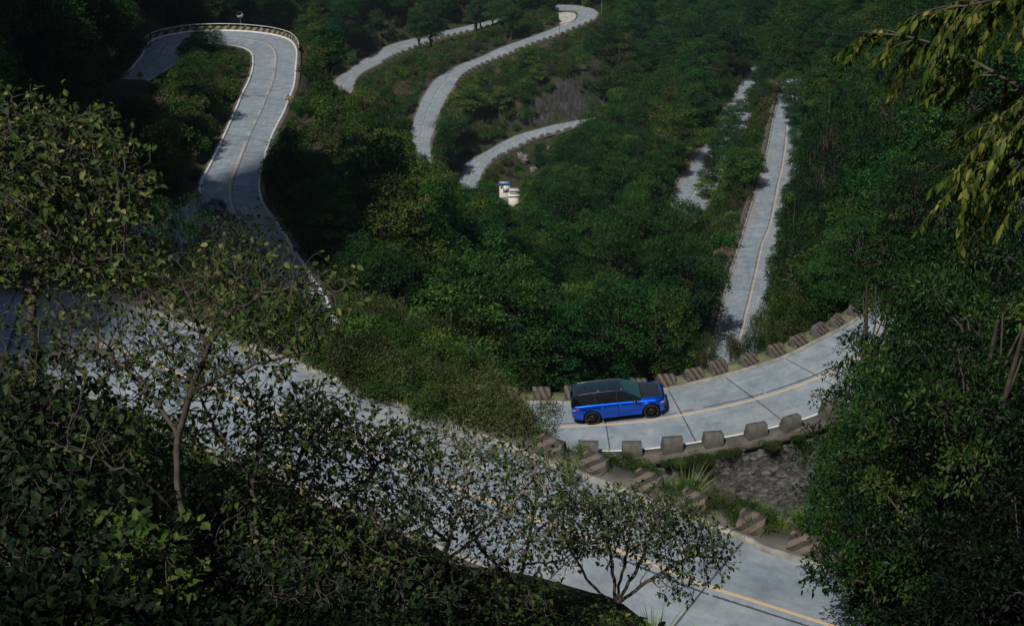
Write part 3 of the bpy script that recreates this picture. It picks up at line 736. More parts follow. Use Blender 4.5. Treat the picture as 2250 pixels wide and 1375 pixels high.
# ------------------------------------------------------------------ striped parapet with a guard rail on the hairpin
v0, v1 = lm.v_at(-51.5, 201.0) - 5.0, lm.v_at(-32.1, 187.3) + 1.5
q = pick(lm, v0, v1)
P, O = lm.A[q], lm.oA[q]
m_par = stripe_mat('parapet_stripes', (0.24, 0.20, 0.10), (0.02, 0.02, 0.02), per=1.05, shear=0.8, flip=0, wear=0.25)
# stripes must follow the curve: use the length along the wall
nn_ = m_par.node_tree
for lk in list(nn_.links):
    if lk.to_node.type == 'SEPXYZ' : nn_.links.remove(lk)
uvn = nn_.nodes.new('ShaderNodeUVMap'); uvn.uv_map = 'UVMap'
sx = [x for x in nn_.nodes if x.type == 'SEPXYZ'][0]
nn_.links.new(uvn.outputs[0], sx.inputs[0])
for x in nn_.nodes:
    if x.type == 'MATH' and x.operation == 'MULTIPLY' and abs(x.inputs[1].default_value) < 1e-6 and x.inputs[0].is_linked and x.inputs[0].links[0].from_node == sx:
        x.inputs[1].default_value = -1.0
for lk in list(nn_.links):
    if lk.from_node == sx and lk.from_socket == sx.outputs[2]:
        t = lk.to_socket; nn_.links.remove(lk); nn_.links.new(sx.outputs[1], t)
pw = thing('parapet_wall', 'black and yellow striped parapet wall round the outside of the hairpin', 'parapet', tuple(P[len(P) // 2]))
base = P[len(P) // 2]
prof = [(0.42, -1.6), (0.40, 0.60), (0.62, 0.60), (0.70, -1.6)]
vv, ff, _ = sweep(P - base, O, prof)
vl = np.repeat(lm.v[q], 4)
hz = np.tile([q_[1] for q_ in prof], len(P))
obj('wall', np_mesh('wall', [(vv, ff, 0)], [m_par], uv=np.stack([vl, hz], 1)), pw)
m_rail = plain('galvanised_rail', (0.55, 0.60, 0.58), 0.45, 0.3, var=0.1)
rl = MB()
Pr_ = P - base + O * 0.51; Pr_[:, 2] += 0.95
v_, f_ = tubes(Pr_, np.full(len(Pr_), 0.06), 6); rl.add(v_, f_)
obj('guard_rail', rl.mesh('guard_rail', m_rail, True), pw)
for i in range(0, len(P), 8):
    obj('rail_post', MB().tube([Pr_[i] - (0, 0, 0.38), Pr_[i]], [0.05, 0.05], 5).mesh('rail_post', m_rail), pw)

# ------------------------------------------------------------------ signs, mirror, posts
m_post = plain('painted_post', (0.30, 0.30, 0.29), 0.5, 0.4)
m_dark = plain('dark_metal', (0.03, 0.03, 0.03), 0.5, 0.3)
m_signy = plain('warning_yellow', (0.42, 0.30, 0.04), 0.6)
def warning_sign(px, py_base, r, v, side, off, h, label, faceang):
    i = int(np.argmin(np.abs(r.v - v)))
    E, O = (r.A, r.oA) if side == 'A' else (r.B, r.oB)
    p = E[i] + O[i] * off
    t = thing('warning_sign', label, 'road sign', (p[0], p[1], height(p[0], p[1]) - 0.1), faceang, 'triangular warning signs')
    z0 = p[2] - (height(p[0], p[1]) - 0.1)
    obj('pole', MB().tube([(0, 0, -0.2), (0, 0, z0 + h)], [0.05, 0.05], 6).mesh('pole', m_dark), t)
    s = 0.46
    tri = lambda k, d: [(-s * k, -s * 0.55 * k + d), (s * k, -s * 0.55 * k + d), (0, s * 1.05 * k + d)]
    zc = z0 + h - 0.1
    a = MB(); a.prism(tri(1.0, zc), (1, 0, 0), (0, 0, 1), (0, -1, 0), 0.055, 0.085); pl = obj('sign_panel', a.mesh('sign_panel', m_dark), t)
    b = MB(); b.prism(tri(0.74, zc), (1, 0, 0), (0, 0, 1), (0, -1, 0), 0.088, 0.094); obj('sign_face', b.mesh('sign_face', m_signy), pl)
    c = MB(); c.box((0, -0.098, zc + 0.0), (0.05, 0.006, 0.26)); c.box((0, -0.098, zc - 0.14), (0.32, 0.006, 0.05)); obj('sign_symbol', c.mesh('sign_symbol', m_dark), pl)
    return t
warning_sign(310, 190, lm, lm.v_at(-49.5, 187.5), 'B', 0.8, 1.9, 'dark triangular warning sign on the far leg of the hairpin, on a tall thin pole', 0.15)
warning_sign(622, 260, lm, lm.v_at(-29.2, 159.0), 'A', 0.5, 1.2, 'dark triangular warning sign on the outer kerb of the near leg, below the hairpin', 0.0)
pm_ = at(527, 33, 1.0)
i = int(np.argmin(np.abs(project(P)[0] - 527) + (project(P)[1] > 85) * 0))
pb = P[i] + O[i] * 1.35
dep = float(pb @ CF)
top = at(527, 33, dep)
t = thing('traffic_mirror', 'round convex traffic mirror on a pole behind the hairpin parapet', 'mirror', (top[0], top[1], pb[2] - 1.0))
zt = top[2] - (pb[2] - 1.0)
obj('pole', MB().tube([(0, 0.1, -1.5), (0, 0.1, zt)], [0.05, 0.05], 6).mesh('pole', m_post), t)
lat = []
for a in range(0, 5):
    rr, zz = 0.46 * math.sin(a / 4 * 0.9) / math.sin(0.9), 0.16 * math.cos(a / 4 * 0.9)
    lat.append([(rr * math.cos(b * math.pi / 10), -zz, zt + rr * math.sin(b * math.pi / 10)) for b in range(20)])
lat = np.array(lat)
i_, j_ = np.meshgrid(np.arange(4), np.arange(20), indexing='ij')
fm = np.stack([i_ * 20 + j_, (i_ + 1) * 20 + j_, (i_ + 1) * 20 + (j_ + 1) % 20, i_ * 20 + (j_ + 1) % 20], -1).reshape(-1, 4)
m_mir = plain('mirror_glass', (0.75, 0.78, 0.82), 0.12, 1.0, var=0)
obj('mirror_glass', np_mesh('mirror_glass', [(lat.reshape(-1, 3), fm, 0)], [m_mir], True), t)
bk = MB(); bk.tube([(0, -0.10, zt), (0, 0.06, zt)], [0.50, 0.46], 20); obj('mirror_housing', bk.mesh('mirror_housing', plain('mirror_rim', (0.35, 0.10, 0.05), 0.5)), t)
def lamp_post(p, h, label):
    t = thing('lamp_post', label, 'post', tuple(p))
    obj('pole', MB().tube([(0, 0, -1), (0, 0, h)], [0.16, 0.11], 6).mesh('pole', m_post), t)
    hd = MB(); hd.box((0.25, 0, h + 0.06), (0.9, 0.28, 0.14)); hd.tube([(0, 0, h - 0.4), (0.12, 0, h - 0.05)], [0.06, 0.06], 5)
    obj('lamp_head', hd.mesh('lamp_head', m_post), t)
e = r2.A; k_ = int(np.argmin((project(r2.B)[0] - 1315) ** 2 + (project(r2.B)[1] - 30) ** 2))
lamp_post(r2.B[k_] + r2.oB[k_] * 1.2, 5.5, 'tall pale post standing at the outside of the far hairpin')
k_ = int(np.argmin((project(r2.B)[0] - 1224) ** 2 + (project(r2.B)[1] - 78) ** 2))
lamp_post(r2.B[k_] + r2.oB[k_] * 1.2, 4.2, 'thin pale post on the edge of the middle leg, below the apron')

# ------------------------------------------------------------------ the small white building below the switchback
m_bw = plain('whitewash', (0.60, 0.62, 0.60), 0.7, var=0.08, scale=1.0)
m_bg = plain('pale_render', (0.60, 0.56, 0.53), 0.8, var=0.12, scale=1.0)
m_blue = plain('blue_roof_sheet', (0.02, 0.10, 0.26), 0.45, var=0.2)
m_trim = plain('rusty_trim', (0.30, 0.14, 0.08), 0.7)
D_ = 322.0
p0 = at(1109, 424, D_)
gz = float(height(p0[0], p0[1]))
b1 = thing('hut', 'small white hut with a blue sheet roof among the valley trees', 'hut', (p0[0], p0[1], gz), 0.03)
zb = p0[2] - gz
w_, h_ = 2.3, 2.0
obj('wall', MB().box((0, 0.9, (zb + h_ - 2) / 2), (w_, 1.8, zb + h_ + 2)).mesh('wall', m_bw), b1)
rf = MB(); rf.prism([(-1.35, h_ + zb + 0.02), (1.35, h_ + zb + 0.02), (1.42, h_ + zb + 0.34), (0.4, h_ + zb + 0.12), (-0.5, h_ + zb + 0.10), (-1.42, h_ + zb + 0.30)], (1, 0, 0), (0, 0, 1), (0, 1, 0), -0.2, 0.7)
obj('roof', rf.mesh('roof', m_blue), b1)
dr = MB(); dr.box((0.35, -0.03, zb + 0.95), (1.1, 0.05, 1.7)); dd = obj('door', dr.mesh('door', plain('white_door', (0.66, 0.70, 0.68), 0.5, var=0.05)), b1)
tr_ = MB(); tr_.box((-0.3, -0.05, zb + 0.95), (0.09, 0.06, 1.9)); tr_.box((0.36, -0.07, zb + 0.95), (0.04, 0.03, 1.6)); obj('door_trim', tr_.mesh('door_trim', m_trim), dd)
wd = MB(); wd.box((-0.72, -0.02, zb + 1.35), (0.45, 0.05, 0.55)); obj('window', wd.mesh('window', plain('dark_pane', (0.05, 0.06, 0.07), 0.15, var=0)), b1)
p1 = at(1129, 441, D_ - 3)
g1 = float(height(p1[0], p1[1]))
b2 = thing('annex_building', 'pale rendered block with a flat parapet roof just below the white hut', 'building', (p1[0], p1[1], g1), 0.03)
z1 = p1[2] - g1
obj('wall', MB().box((0, 1.0, (z1 + 1.0 - 3) / 2), (2.4, 2.0, z1 + 1.0 + 3)).mesh('wall', m_bg), b2)
rf = MB(); rf.box((0, 1.0, z1 + 1.1), (2.7, 2.3, 0.2)); obj('roof_slab', rf.mesh('roof_slab', m_bw), b2)
rf = MB(); rf.box((0.1, 1.3, z1 + 1.65), (1.9, 1.4, 0.86)); rf.box((0.1, 1.3, z1 + 2.14), (2.2, 1.7, 0.12)); obj('roof_room', rf.mesh('roof_room', plain('grey_render', (0.45, 0.44, 0.46), 0.8)), b2)

# ------------------------------------------------------------------ the blue car
m_blue_paint, n, l = mat('blue_metallic_paint')
p = n['Principled BSDF']
p.inputs['Base Color'].default_value = (0.001, 0.12, 0.85, 1); p.inputs['Metallic'].default_value = 0.88; p.inputs['Roughness'].default_value = 0.36
p.inputs['Coat Weight'].default_value = 1.0; p.inputs['Coat Roughness'].default_value = 0.10
tc = N(n, 'ShaderNodeTexCoord'); fl = N(n, 'ShaderNodeTexNoise', i_Scale=900.0, i_Detail=1.0); l.new(tc.outputs['Object'], fl.inputs['Vector'])
bp = N(n, 'ShaderNodeBump', i_Strength=0.03, i_Distance=0.002); l.new(fl.outputs['Fac'], bp.inputs['Height']); l.new(bp.outputs[0], p.inputs['Normal'])
m_carbon = plain('black_gloss_sky_tint', (0.008, 0.016, 0.026), 0.14, 0.0, 0.6, var=0.1, coat=1.0)  # blue of the sky reflection put into the base colour
m_bonnet = plain('carbon_bonnet', (0.020, 0.022, 0.028), 0.30, 0.2, 0.6, var=0.15, scale=40, coat=0.7)
m_glass = plain('tinted_glass', (0.004, 0.005, 0.006), 0.04, 0.0, 0.5, var=0)
m_screen = plain('windscreen_glass', (0.012, 0.055, 0.062), 0.05, 0.0, 0.8, var=0)
m_tyre = plain('tyre_rubber', (0.010, 0.010, 0.011), 0.75, var=0.1)
m_rim = plain('black_rim', (0.012, 0.012, 0.013), 0.2, 0.6, var=0)
m_disc = plain('brake_disc', (0.25, 0.25, 0.25), 0.3, 0.9, var=0)
m_red = plain('red_caliper', (0.50, 0.012, 0.015), 0.35, var=0)
m_tail = plain('tail_lamp_red', (0.55, 0.012, 0.012), 0.15, var=0, coat=1.0)
m_lampw = plain('lamp_clear', (0.75, 0.77, 0.78), 0.1, var=0, coat=1.0)
m_black = plain('black_trim', (0.007, 0.007, 0.008), 0.45, var=0)
m_chrome = plain('exhaust_metal', (0.6, 0.6, 0.6), 0.15, 1.0, var=0)
def I(x, t): return np.interp(x, [a for a, b in t], [b for a, b in t])
WX, WR = 1.46, 0.395                                  # axle positions, wheel radius
T_W = [(-2.44, .76), (-2.40, .85), (-2.28, .93), (-2.0, .975), (-1.4, .995), (0, .985), (1.3, .99), (1.75, .975), (2.05, .92), (2.25, .82), (2.38, .70), (2.44, .60)]
T_B = [(-2.44, .52), (-2.3, .40), (-2.0, .34), (-1.0, .30), (1.0, .30), (2.0, .29), (2.3, .30), (2.44, .38)]
T_S = [(-2.44, 1.06), (-2.3, 1.14), (-1.6, 1.165), (0, 1.125), (1.1, 1.075), (1.7, 1.03), (2.1, .96), (2.3, .88), (2.44, .74)]
T_D = [(-2.44, 1.08), (-2.3, 1.2), (.9, 1.19), (1.02, 1.18), (1.7, 1.135), (2.05, 1.065), (2.25, .985), (2.38, .88), (2.44, .75)]
xs = np.unique(np.concatenate([np.linspace(-2.44, 2.44, 80), WX + np.linspace(-.47, .47, 32), -WX + np.linspace(-.47, .47, 32), [-.15, -1.05,   .98, .99]]))
secs = []
for x in xs:
    w, zb, zs, zd = I(x, T_W), I(x, T_B), I(x, T_S), I(x, T_D)
    fl_ = 0.0
    for wx in (-WX, WX):
        d = abs(x - wx)
        if d < 0.455: zb = max(zb, WR + math.sqrt(0.455 ** 2 - d * d))
        if d < 0.62: fl_ = max(fl_, 0.022 * (1 - (d / 0.62) ** 4))
    # hollow flank between the axles, with a swelling sill
    hol = 0.055 * math.exp(-((x - 0.0) / 0.85) ** 4)
    pts = [(.50 * w, min(zb, .42)), (.93 * w + fl_, zb), (w - hol * .1 + fl_, zb + .05), (w - hol * 0.3 + fl_, zb + .13), (w - hol + fl_, .62), (w - hol * .6 + fl_, .78), (w + fl_ * .6, .93),
           (w * .985, zs - .11), (w * .958, zs - .04), (w * .905, zs + .008), (w * .70, zs + (zd - zs) * .62), (w * .38, zs + (zd - zs) * .92), (0, zd)]
    zlast = zb
    q_ = []
    for k, (a, b) in enumerate(pts):
        if 1 < k < 10 and b < zb + 0.012 * (k - 1): b = zb + 0.012 * (k - 1)
        q_.append((a, b))
    secs.append(q_)
secs = np.array(secs); ns_, nk = secs.shape[:2]
def car_side(sgn):
    return np.stack([np.repeat(xs[:, None], nk, 1), sgn * secs[:, :, 0], secs[:, :, 1]], -1).reshape(-1, 3)
VL, VR = car_side(1), car_side(-1)
i, j = np.meshgrid(np.arange(ns_ - 1), np.arange(nk - 1), indexing='ij')
F_ = np.stack([i * nk + j, (i + 1) * nk + j, (i + 1) * nk + j + 1, i * nk + j + 1], -1)
xm = (xs[:-1] + xs[1:]) / 2
J = np.arange(nk - 1)
door_f = ((xm > -.15) & (xm < .98))[:, None] & ((J >= 3) & (J <= 8))[None]
door_r = ((xm > -1.05) & (xm < -.15))[:, None] & ((J >= 3) & (J <= 8))[None] & (np.abs(xm + WX) > .46)[:, None]
bon = ((xm > .99) & (xm < 2.20))[:, None] & (J >= 10)[None]
sill = ((np.abs(xm) < 1.0))[:, None] & (J <= 1)[None]
rest = ~(door_f | door_r | bon | sill)
car = thing('blue_suv', 'bright blue sport utility car with a black roof driving along the bend', 'car')
def car_part(name, parts, m, parent=None, ang=32, smooth=True):
    me = np_mesh(name, parts, m if isinstance(m, list) else [m], smooth)
    bm = bmesh.new(); bm.from_mesh(me); bmesh.ops.remove_doubles(bm, verts=bm.verts, dist=1e-4)
    bmesh.ops.delete(bm, geom=[v for v in bm.verts if not v.link_faces], context='VERTS')
    bmesh.ops.recalc_face_normals(bm, faces=bm.faces)
    bm.to_mesh(me); bm.free()
    if smooth: me.set_sharp_from_angle(angle=math.radians(ang))
    return obj(name, me, parent or car)
def faces(mask):
    f = F_[mask]
    return f[:, ::-1], f
fl_, fr_ = faces(rest)
capf = np.array([k for k in range(nk)])
def cap(ix):
    a = VL.reshape(ns_, nk, 3)[ix]; b = VR.reshape(ns_, nk, 3)[ix]
    k = np.arange(nk - 1)
    v = np.concatenate([a, b])
    return v, np.stack([k, k + 1, k + 1 + nk, k + nk], -1)
c0, c1 = cap(0), cap(-1)
body = car_part('body', [(VL, fl_, 0), (VR, fr_, 0), (c0[0], c0[1], 0), (c1[0], c1[1], 0)], m_blue_paint)
for nm, mk in (('door', door_f), ('door', door_r)):
    a, b = faces(mk)
    for V_, f_, sg in ((VL, a, 1), (VR, b, -1)):
        d = car_part(nm, [(V_, f_, 0)], m_blue_paint)
        hx = (-.02, .0) if mk is door_f else (-.92, 0)
        h = MB(); h.box((hx[0] + .02, sg * (I(hx[0], T_W) + .012), .985), (.24, .03, .035)); obj('handle', h.mesh('handle', m_blue_paint), d)
a, b = faces(bon); bonnet = car_part('bonnet', [(VL, a, 0), (VR, b, 0)], m_bonnet)
a, b = faces(sill); car_part('sill', [(VL, a, 0), (VR, b, 0)], m_black)
# gaps between the panels
for x0 in (-.15, .98, -1.05):
    ix = int(np.argmin(np.abs(xs - x0)))
    for sg in (1, -1):
        pl = np.array([(x0, sg * (y_ + .002), z_) for y_, z_ in secs[ix][3:9]])
        if x0 < -1: pl = pl[2:]
        obj('panel_gap', np_mesh('panel_gap', [(*tubes(pl, np.full(len(pl), .009), 4), 0)], [m_black]), car)
for sg in (1, -1):
    ln = np.array([(x, sg * (I(x, T_W) - .008), .585) for x in np.linspace(-.95, .92, 12)])
    obj('flank_crease', np_mesh('flank_crease', [(*tubes(ln, np.full(12, .007), 4), 0)], [m_black]), car)
obj('underbody', MB().box((0, 0, .62), (4.2, 1.30, .60)).box((0, 0, .36), (1.9, 1.7, .16)).mesh('underbody', m_black), car)
# glasshouse
T_R = [(-2.41, 1.17), (-2.35, 1.32), (-2.20, 1.605), (-2.0, 1.645), (-1.6, 1.665), (-1.0, 1.675), (-.4, 1.668), (0, 1.64), (.20, 1.595), (.50, 1.455), (.80, 1.30), (1.02, 1.185)]
T_RW = [(-2.41, .82), (-2.20, .60), (-1.6, .585), (-.4, .60), (.20, .59), (.6, .70), (1.02, .82)]
gx = np.unique(np.concatenate([np.linspace(-2.41, 1.02, 46), [.20, -2.0, -2.20]]))
gs = []
for x in gx:
    zs, wb, zr, wr = I(x, T_S), I(x, T_W) * .925, I(x, T_R), I(x, T_RW)
    t = np.clip((zr - zs) / .5, 0, 1)
    gs.append([(wb, zs - .01), (wb + (wr - wb) * .45, zs + (zr - .035 - zs) * .5), (wr + .012, zr - .045), (wr - .03, zr - .012), (wr * .6, zr + .012 * t + .003), (0, zr + .022 * t + .004)])
gs = np.array(gs); mk_ = gs.shape[1]
GL = np.stack([np.repeat(gx[:, None], mk_, 1), gs[:, :, 0], gs[:, :, 1]], -1).reshape(-1, 3); GR = GL * (1, -1, 1)
i, j = np.meshgrid(np.arange(len(gx) - 1), np.arange(mk_ - 1), indexing='ij')
FG = np.stack([i * mk_ + j, (i + 1) * mk_ + j, (i + 1) * mk_ + j + 1, i * mk_ + j + 1], -1)
gm = (gx[:-1] + gx[1:]) / 2
side = (np.arange(mk_ - 1) <= 1)[None] & np.ones(len(gm), bool)[:, None]
scr = (gm > .20)[:, None] & (np.arange(mk_ - 1) >= 3)[None]
apil = (gm > .20)[:, None] & (np.arange(mk_ - 1) == 2)[None]
rear = (gm < -2.20)[:, None] & (np.arange(mk_ - 1) >= 2)[None]
roof = ~(side | scr | rear | apil)
for nm, ms, mt, sd in (('side_windows', side, m_glass, 1), ('side_windows', side, m_glass, -1), ('windscreen', scr, m_screen, 0), ('roof', roof, m_carbon, 0), ('rear_window', rear, m_glass, 0), ('screen_pillar', apil, m_carbon, 1), ('screen_pillar', apil, m_carbon, -1)):
    f = FG[ms]
    o_ = car_part(nm, [q for q, k in (((GL, f[:, ::-1], 0), 1), ((GR, f, 0), -1)) if sd in (0, k)], mt, ang=25)
    if nm == 'roof':
        sp = MB(); sp.prism([(-2.0, 1.652), (-2.33, 1.615), (-2.33, 1.585), (-2.0, 1.58)], (1, 0, 0), (0, 0, 1), (0, 1, 0), -.60, .60); obj('spoiler', sp.mesh('spoiler', m_carbon), o_)
        an = MB(); an.prism([(-1.72, 1.66), (-1.50, 1.67), (-1.66, 1.75), (-1.71, 1.75)], (1, 0, 0), (0, 0, 1), (0, 1, 0), -.03, .03); obj('antenna_fin', an.mesh('antenna_fin', m_carbon), o_)
        rg = MB()
        for sg in (1, -1):
            ln = np.array([(x, sg * (I(x, T_RW) - .005), I(x, T_R) - .012) for x in np.linspace(-2.0, .2, 20)]); v, f2 = tubes(ln, np.full(20, .016), 5); rg.add(v, f2)
        rg.box((-1.05, 0, 1.690), (.02, 1.1, .006)); rg.box((.12, 0, 1.645), (.02, 1.1, .006))
        obj('roof_trim', rg.mesh('roof_trim', plain('roof_trim_grey', (.16, .17, .18), .25, .7, var=0)), o_)
# pillar lines on the side glass
for sg in (1, -1):
    for x0, sl in ((-.15, 0.0), (-1.15, -.12)):
        a = np.array([(x0, sg * (I(x0, T_W) * .925 + .004), I(x0, T_S)), (x0 + sl, sg * (I(x0, T_RW) + .016), I(x0, T_R) - .05)]); obj('window_pillar', np_mesh('window_pillar', [(*tubes(a, np.array([.03, .026]), 4), 0)], [m_black]), car)
# bonnet vents and scuttle
for sg in (1, -1): obj('bonnet_vent', MB().box((1.93, sg * .30, I(1.93, T_D) - .012), (.10, .26, .03), sg * -.5).mesh('bonnet_vent', m_black), bonnet)
sc = MB(); sc.box((1.0, 0, 1.176), (.12, 1.45, .03)); obj('scuttle', sc.mesh('scuttle', m_black), car)
# lamps, grille, vents, mirrors
for sg in (1, -1):
    hl = MB(); hl.prism([(1.92, .80), (2.28, .74), (2.31, .86), (1.98, .925)], (1, 0, 0), (0, 0, 1), (0, 1, 0), 0, .02, (0, 0, 0))
    me = hl.mesh('headlight', m_black)
    co = np.array([v.co[:] for v in me.vertices]); co[:, 1] = sg * (np.interp(co[:, 0], [a for a, b in T_W], [b for a, b in T_W]) + co[:, 1] - .004)
    me.vertices.foreach_set('co', co.astype(np.float32).ravel()); me.update()
    h = obj('headlight', me, car)
    e_ = MB()
    for a in (2.03, 2.11, 2.19, 2.26): e_.box((a, sg * (I(a, T_W) + .018), .85 - (a - 2.03) * .16), (.055, .02, .05), sg * -.55)
    obj('lamp_element', e_.mesh('lamp_element', m_lampw), h)
    tl = MB(); tl.prism([(-2.42, .90), (-2.10, .97), (-2.02, 1.03), (-2.12, 1.05), (-2.40, 1.01)], (1, 0, 0), (0, 0, 1), (0, 1, 0), 0, .02)
    me = tl.mesh('tail_light', m_tail)
    co = np.array([v.co[:] for v in me.vertices]); co[:, 1] = sg * (np.interp(co[:, 0], [a for a, b in T_W], [b for a, b in T_W]) + co[:, 1] + .002)
    me.vertices.foreach_set('co', co.astype(np.float32).ravel()); me.update()
    t_ = obj('tail_light', me, car)
    e_ = MB(); e_.box((-2.30, sg * (I(-2.3, T_W) + .026), .97), (.12, .012, .035), sg * .3); obj('lamp_element', e_.mesh('lamp_element', m_lampw), t_)
    mr = MB(); mr.box((.70, sg * 1.06, 1.17), (.16, .24, .15)); mr.box((.74, sg * .94, 1.12), (.06, .12, .05))
    obj('wing_mirror', mr.mesh('wing_mirror', m_carbon), car)
    sv = MB(); sv.prism([(1.02, .96), (1.16, .98), (1.13, .80)], (1, 0, 0), (0, 0, 1), (0, sg, 0), I(1.1, T_W) - .03, I(1.1, T_W) + .012); obj('side_vent', sv.mesh('side_vent', m_black), car)
    iv = MB(); iv.box((2.31, sg * .62, .52), (.20, .34, .22), sg * -.75); obj('front_intake', iv.mesh('front_intake', m_black), car)
    ex = MB(); ex.tube([(-2.30, sg * .62, .42), (-2.46, sg * .62, .42)], [.055, .055], 10); ex.tube([(-2.30, sg * .48, .42), (-2.46, sg * .48, .42)], [.055, .055], 10); obj('exhaust_tip', ex.mesh('exhaust_tip', m_chrome), car)
    rf_ = MB(); rf_.box((-2.36, sg * .80, .62), (.16, .10, .05), sg * .5); obj('rear_reflector', rf_.mesh('rear_reflector', m_tail), car)
gr = MB(); gr.box((2.425, 0, .70), (.06, 1.10, .20)); gr.box((2.43, 0, .45), (.05, .95, .12)); obj('grille', gr.mesh('grille', m_black), car)
df = MB(); df.box((-2.40, 0, .42), (.10, 1.3, .14)); obj('rear_diffuser', df.mesh('rear_diffuser', m_black), car)
# short upright nose
done_ = set()
for o_ in [q for q in bpy.data.objects if q.type == 'MESH' and (q.parent == car or (q.parent and q.parent.parent == car))]:
    if o_.data.name in done_: continue
    done_.add(o_.data.name)
    for v_ in o_.data.vertices:
        if v_.co.x > 1.88: v_.co.x = 1.88 + (v_.co.x - 1.88) * .60
# wheels
def lathe(prof, k=32):
    pr = np.array(prof); an = np.arange(k) * 2 * math.pi / k
    v = np.stack([pr[:, None, 1] * np.cos(an), np.repeat(pr[:, :1], k, 1), pr[:, None, 1] * np.sin(an)], -1).reshape(-1, 3)
    i, j = np.meshgrid(np.arange(len(pr) - 1), np.arange(k), indexing='ij')
    return v, np.stack([i * k + j, i * k + (j + 1) % k, (i + 1) * k + (j + 1) % k, (i + 1) * k + j], -1).reshape(-1, 4)
for wx in (WX, -WX):
    for sg in (1, -1):
        w = obj('wheel', np_mesh('wheel', [(*lathe([(.02, .05), (.02, .12), (-.02, .16), (-.16, .16), (-.16, .05)], 20), 0)], [m_black], True), car)
        w.location = (wx, sg * .985, WR); w.rotation_euler = (0, random.uniform(0, 1), 0 if sg > 0 else math.pi)
        ty = np_mesh('tyre', [(*lathe([(-.02, .285), (.0, .30), (.005, .345), (-.02, .385), (-.06, .395), (-.22, .395), (-.26, .38), (-.275, .33), (-.26, .28)], 40), 0)], [m_tyre], True)
        obj('tyre', ty, w)
        rm = MB(); rm.add(*lathe([(-.012, .292), (.004, .282), (-.012, .268), (-.10, .262), (-.22, .262)], 40))
        for a in range(10):
            an = a // 2 * 2 * math.pi / 5 + (0.17 if a % 2 else -0.17)
            ca, sa = math.cos(an), math.sin(an)
            p0_, p1_ = np.array([.06 * ca, .0, .06 * sa]), np.array([.272 * ca, -.004, .272 * sa])
            v, f = tubes(np.array([p0_, p1_]), np.array([.022, .016]), 4); rm.add(v, f)
        rm.add(*lathe([(.012, .001), (.012, .055), (-.02, .065)], 16))
        obj('rim', rm.mesh('rim', m_rim), w)
        dk = MB(); dk.add(*lathe([(-.075, .08), (-.072, .20), (-.09, .205), (-.09, .08)], 28)); obj('brake_disc', dk.mesh('brake_disc', m_disc), w)
        cp = MB(); cp.box((-.165, -.06, .06), (.10, .05, .20)); obj('caliper', cp.mesh('caliper', m_red), w)
def road_z(x, y):
    k = np.argmin((lm.C[:, 0] - x) ** 2 + (lm.C[:, 1] - y) ** 2); return lm.C[k, 2] + 0.045
def on_road(px, py):
    z = -38.9
    for _ in range(12):
        q_ = atz(px, py, z); z = road_z(q_[0], q_[1])
    return atz(px, py, z)
pa, pb_ = on_road(1304, 931), on_road(1432, 916)
yaw = math.atan2(pb_[1] - pa[1], pb_[0] - pa[0])
mid = (pa + pb_) / 2
SC = 1.055
side_n = np.array([-math.sin(yaw), math.cos(yaw)])
cc = mid[:2] + side_n * 0.86 * SC
hx = np.array([math.cos(yaw), math.sin(yaw)])
za, zb_ = road_z(*(cc - hx * 1.5)), road_z(*(cc + hx * 1.5))
car.location = (cc[0], cc[1], (za + zb_) / 2 - 0.005)
car.rotation_euler = (0, -math.atan2(zb_ - za, 3.0), yaw)
car.scale = (SC, SC, SC * 0.97)

# ------------------------------------------------------------------ foliage
def leaf_geo(P, T, Nn, L, W, kind, cup=0.18, droop=0.12):
    """P leaf base, T along the leaf, Nn its upper side; returns verts, faces"""
    T = unit(T); Sd = unit(np.cross(T, Nn)); Nn = np.cross(Sd, T)
    L = L[:, None]; W = W[:, None]; n = len(P)
    if kind == 'card':
        v = np.stack([P, P + T * L * .5 + Sd * W * .5 + Nn * W * cup, P + T * L - Nn * L * droop, P + T * L * .5 - Sd * W * .5 + Nn * W * cup], 1)
        f = np.array([[0, 1, 2, 3]])
    elif kind == 'tri':
        v = np.stack([P + Sd * W * .5, P + T * L - Nn * L * droop, P - Sd * W * .5], 1)
        f = np.array([[0, 1, 2]])
    else:                                               # 'leaf': pointed oval folded on its midrib
        m = lambda t, s, h: P + T * L * t + Sd * W * s + Nn * (W * h) - Nn * L * droop * t * t
        v = np.stack([m(0, 0, 0), m(.28, .46, cup), m(.62, .40, cup), m(1, 0, 0), m(.62, -.40, cup), m(.28, -.46, cup), m(.45, 0, 0)], 1)
        f = np.array([[0, 1, 6], [1, 2, 6], [2, 3, 6], [3, 4, 6], [4, 5, 6], [5, 0, 6]])
    k = v.shape[1]
    return v.reshape(-1, 3), (np.arange(n)[:, None, None] * k + f[None]).reshape(-1, f.shape[1]), k
def rdir(r, n): return unit(r.normal(size=(n, 3)))
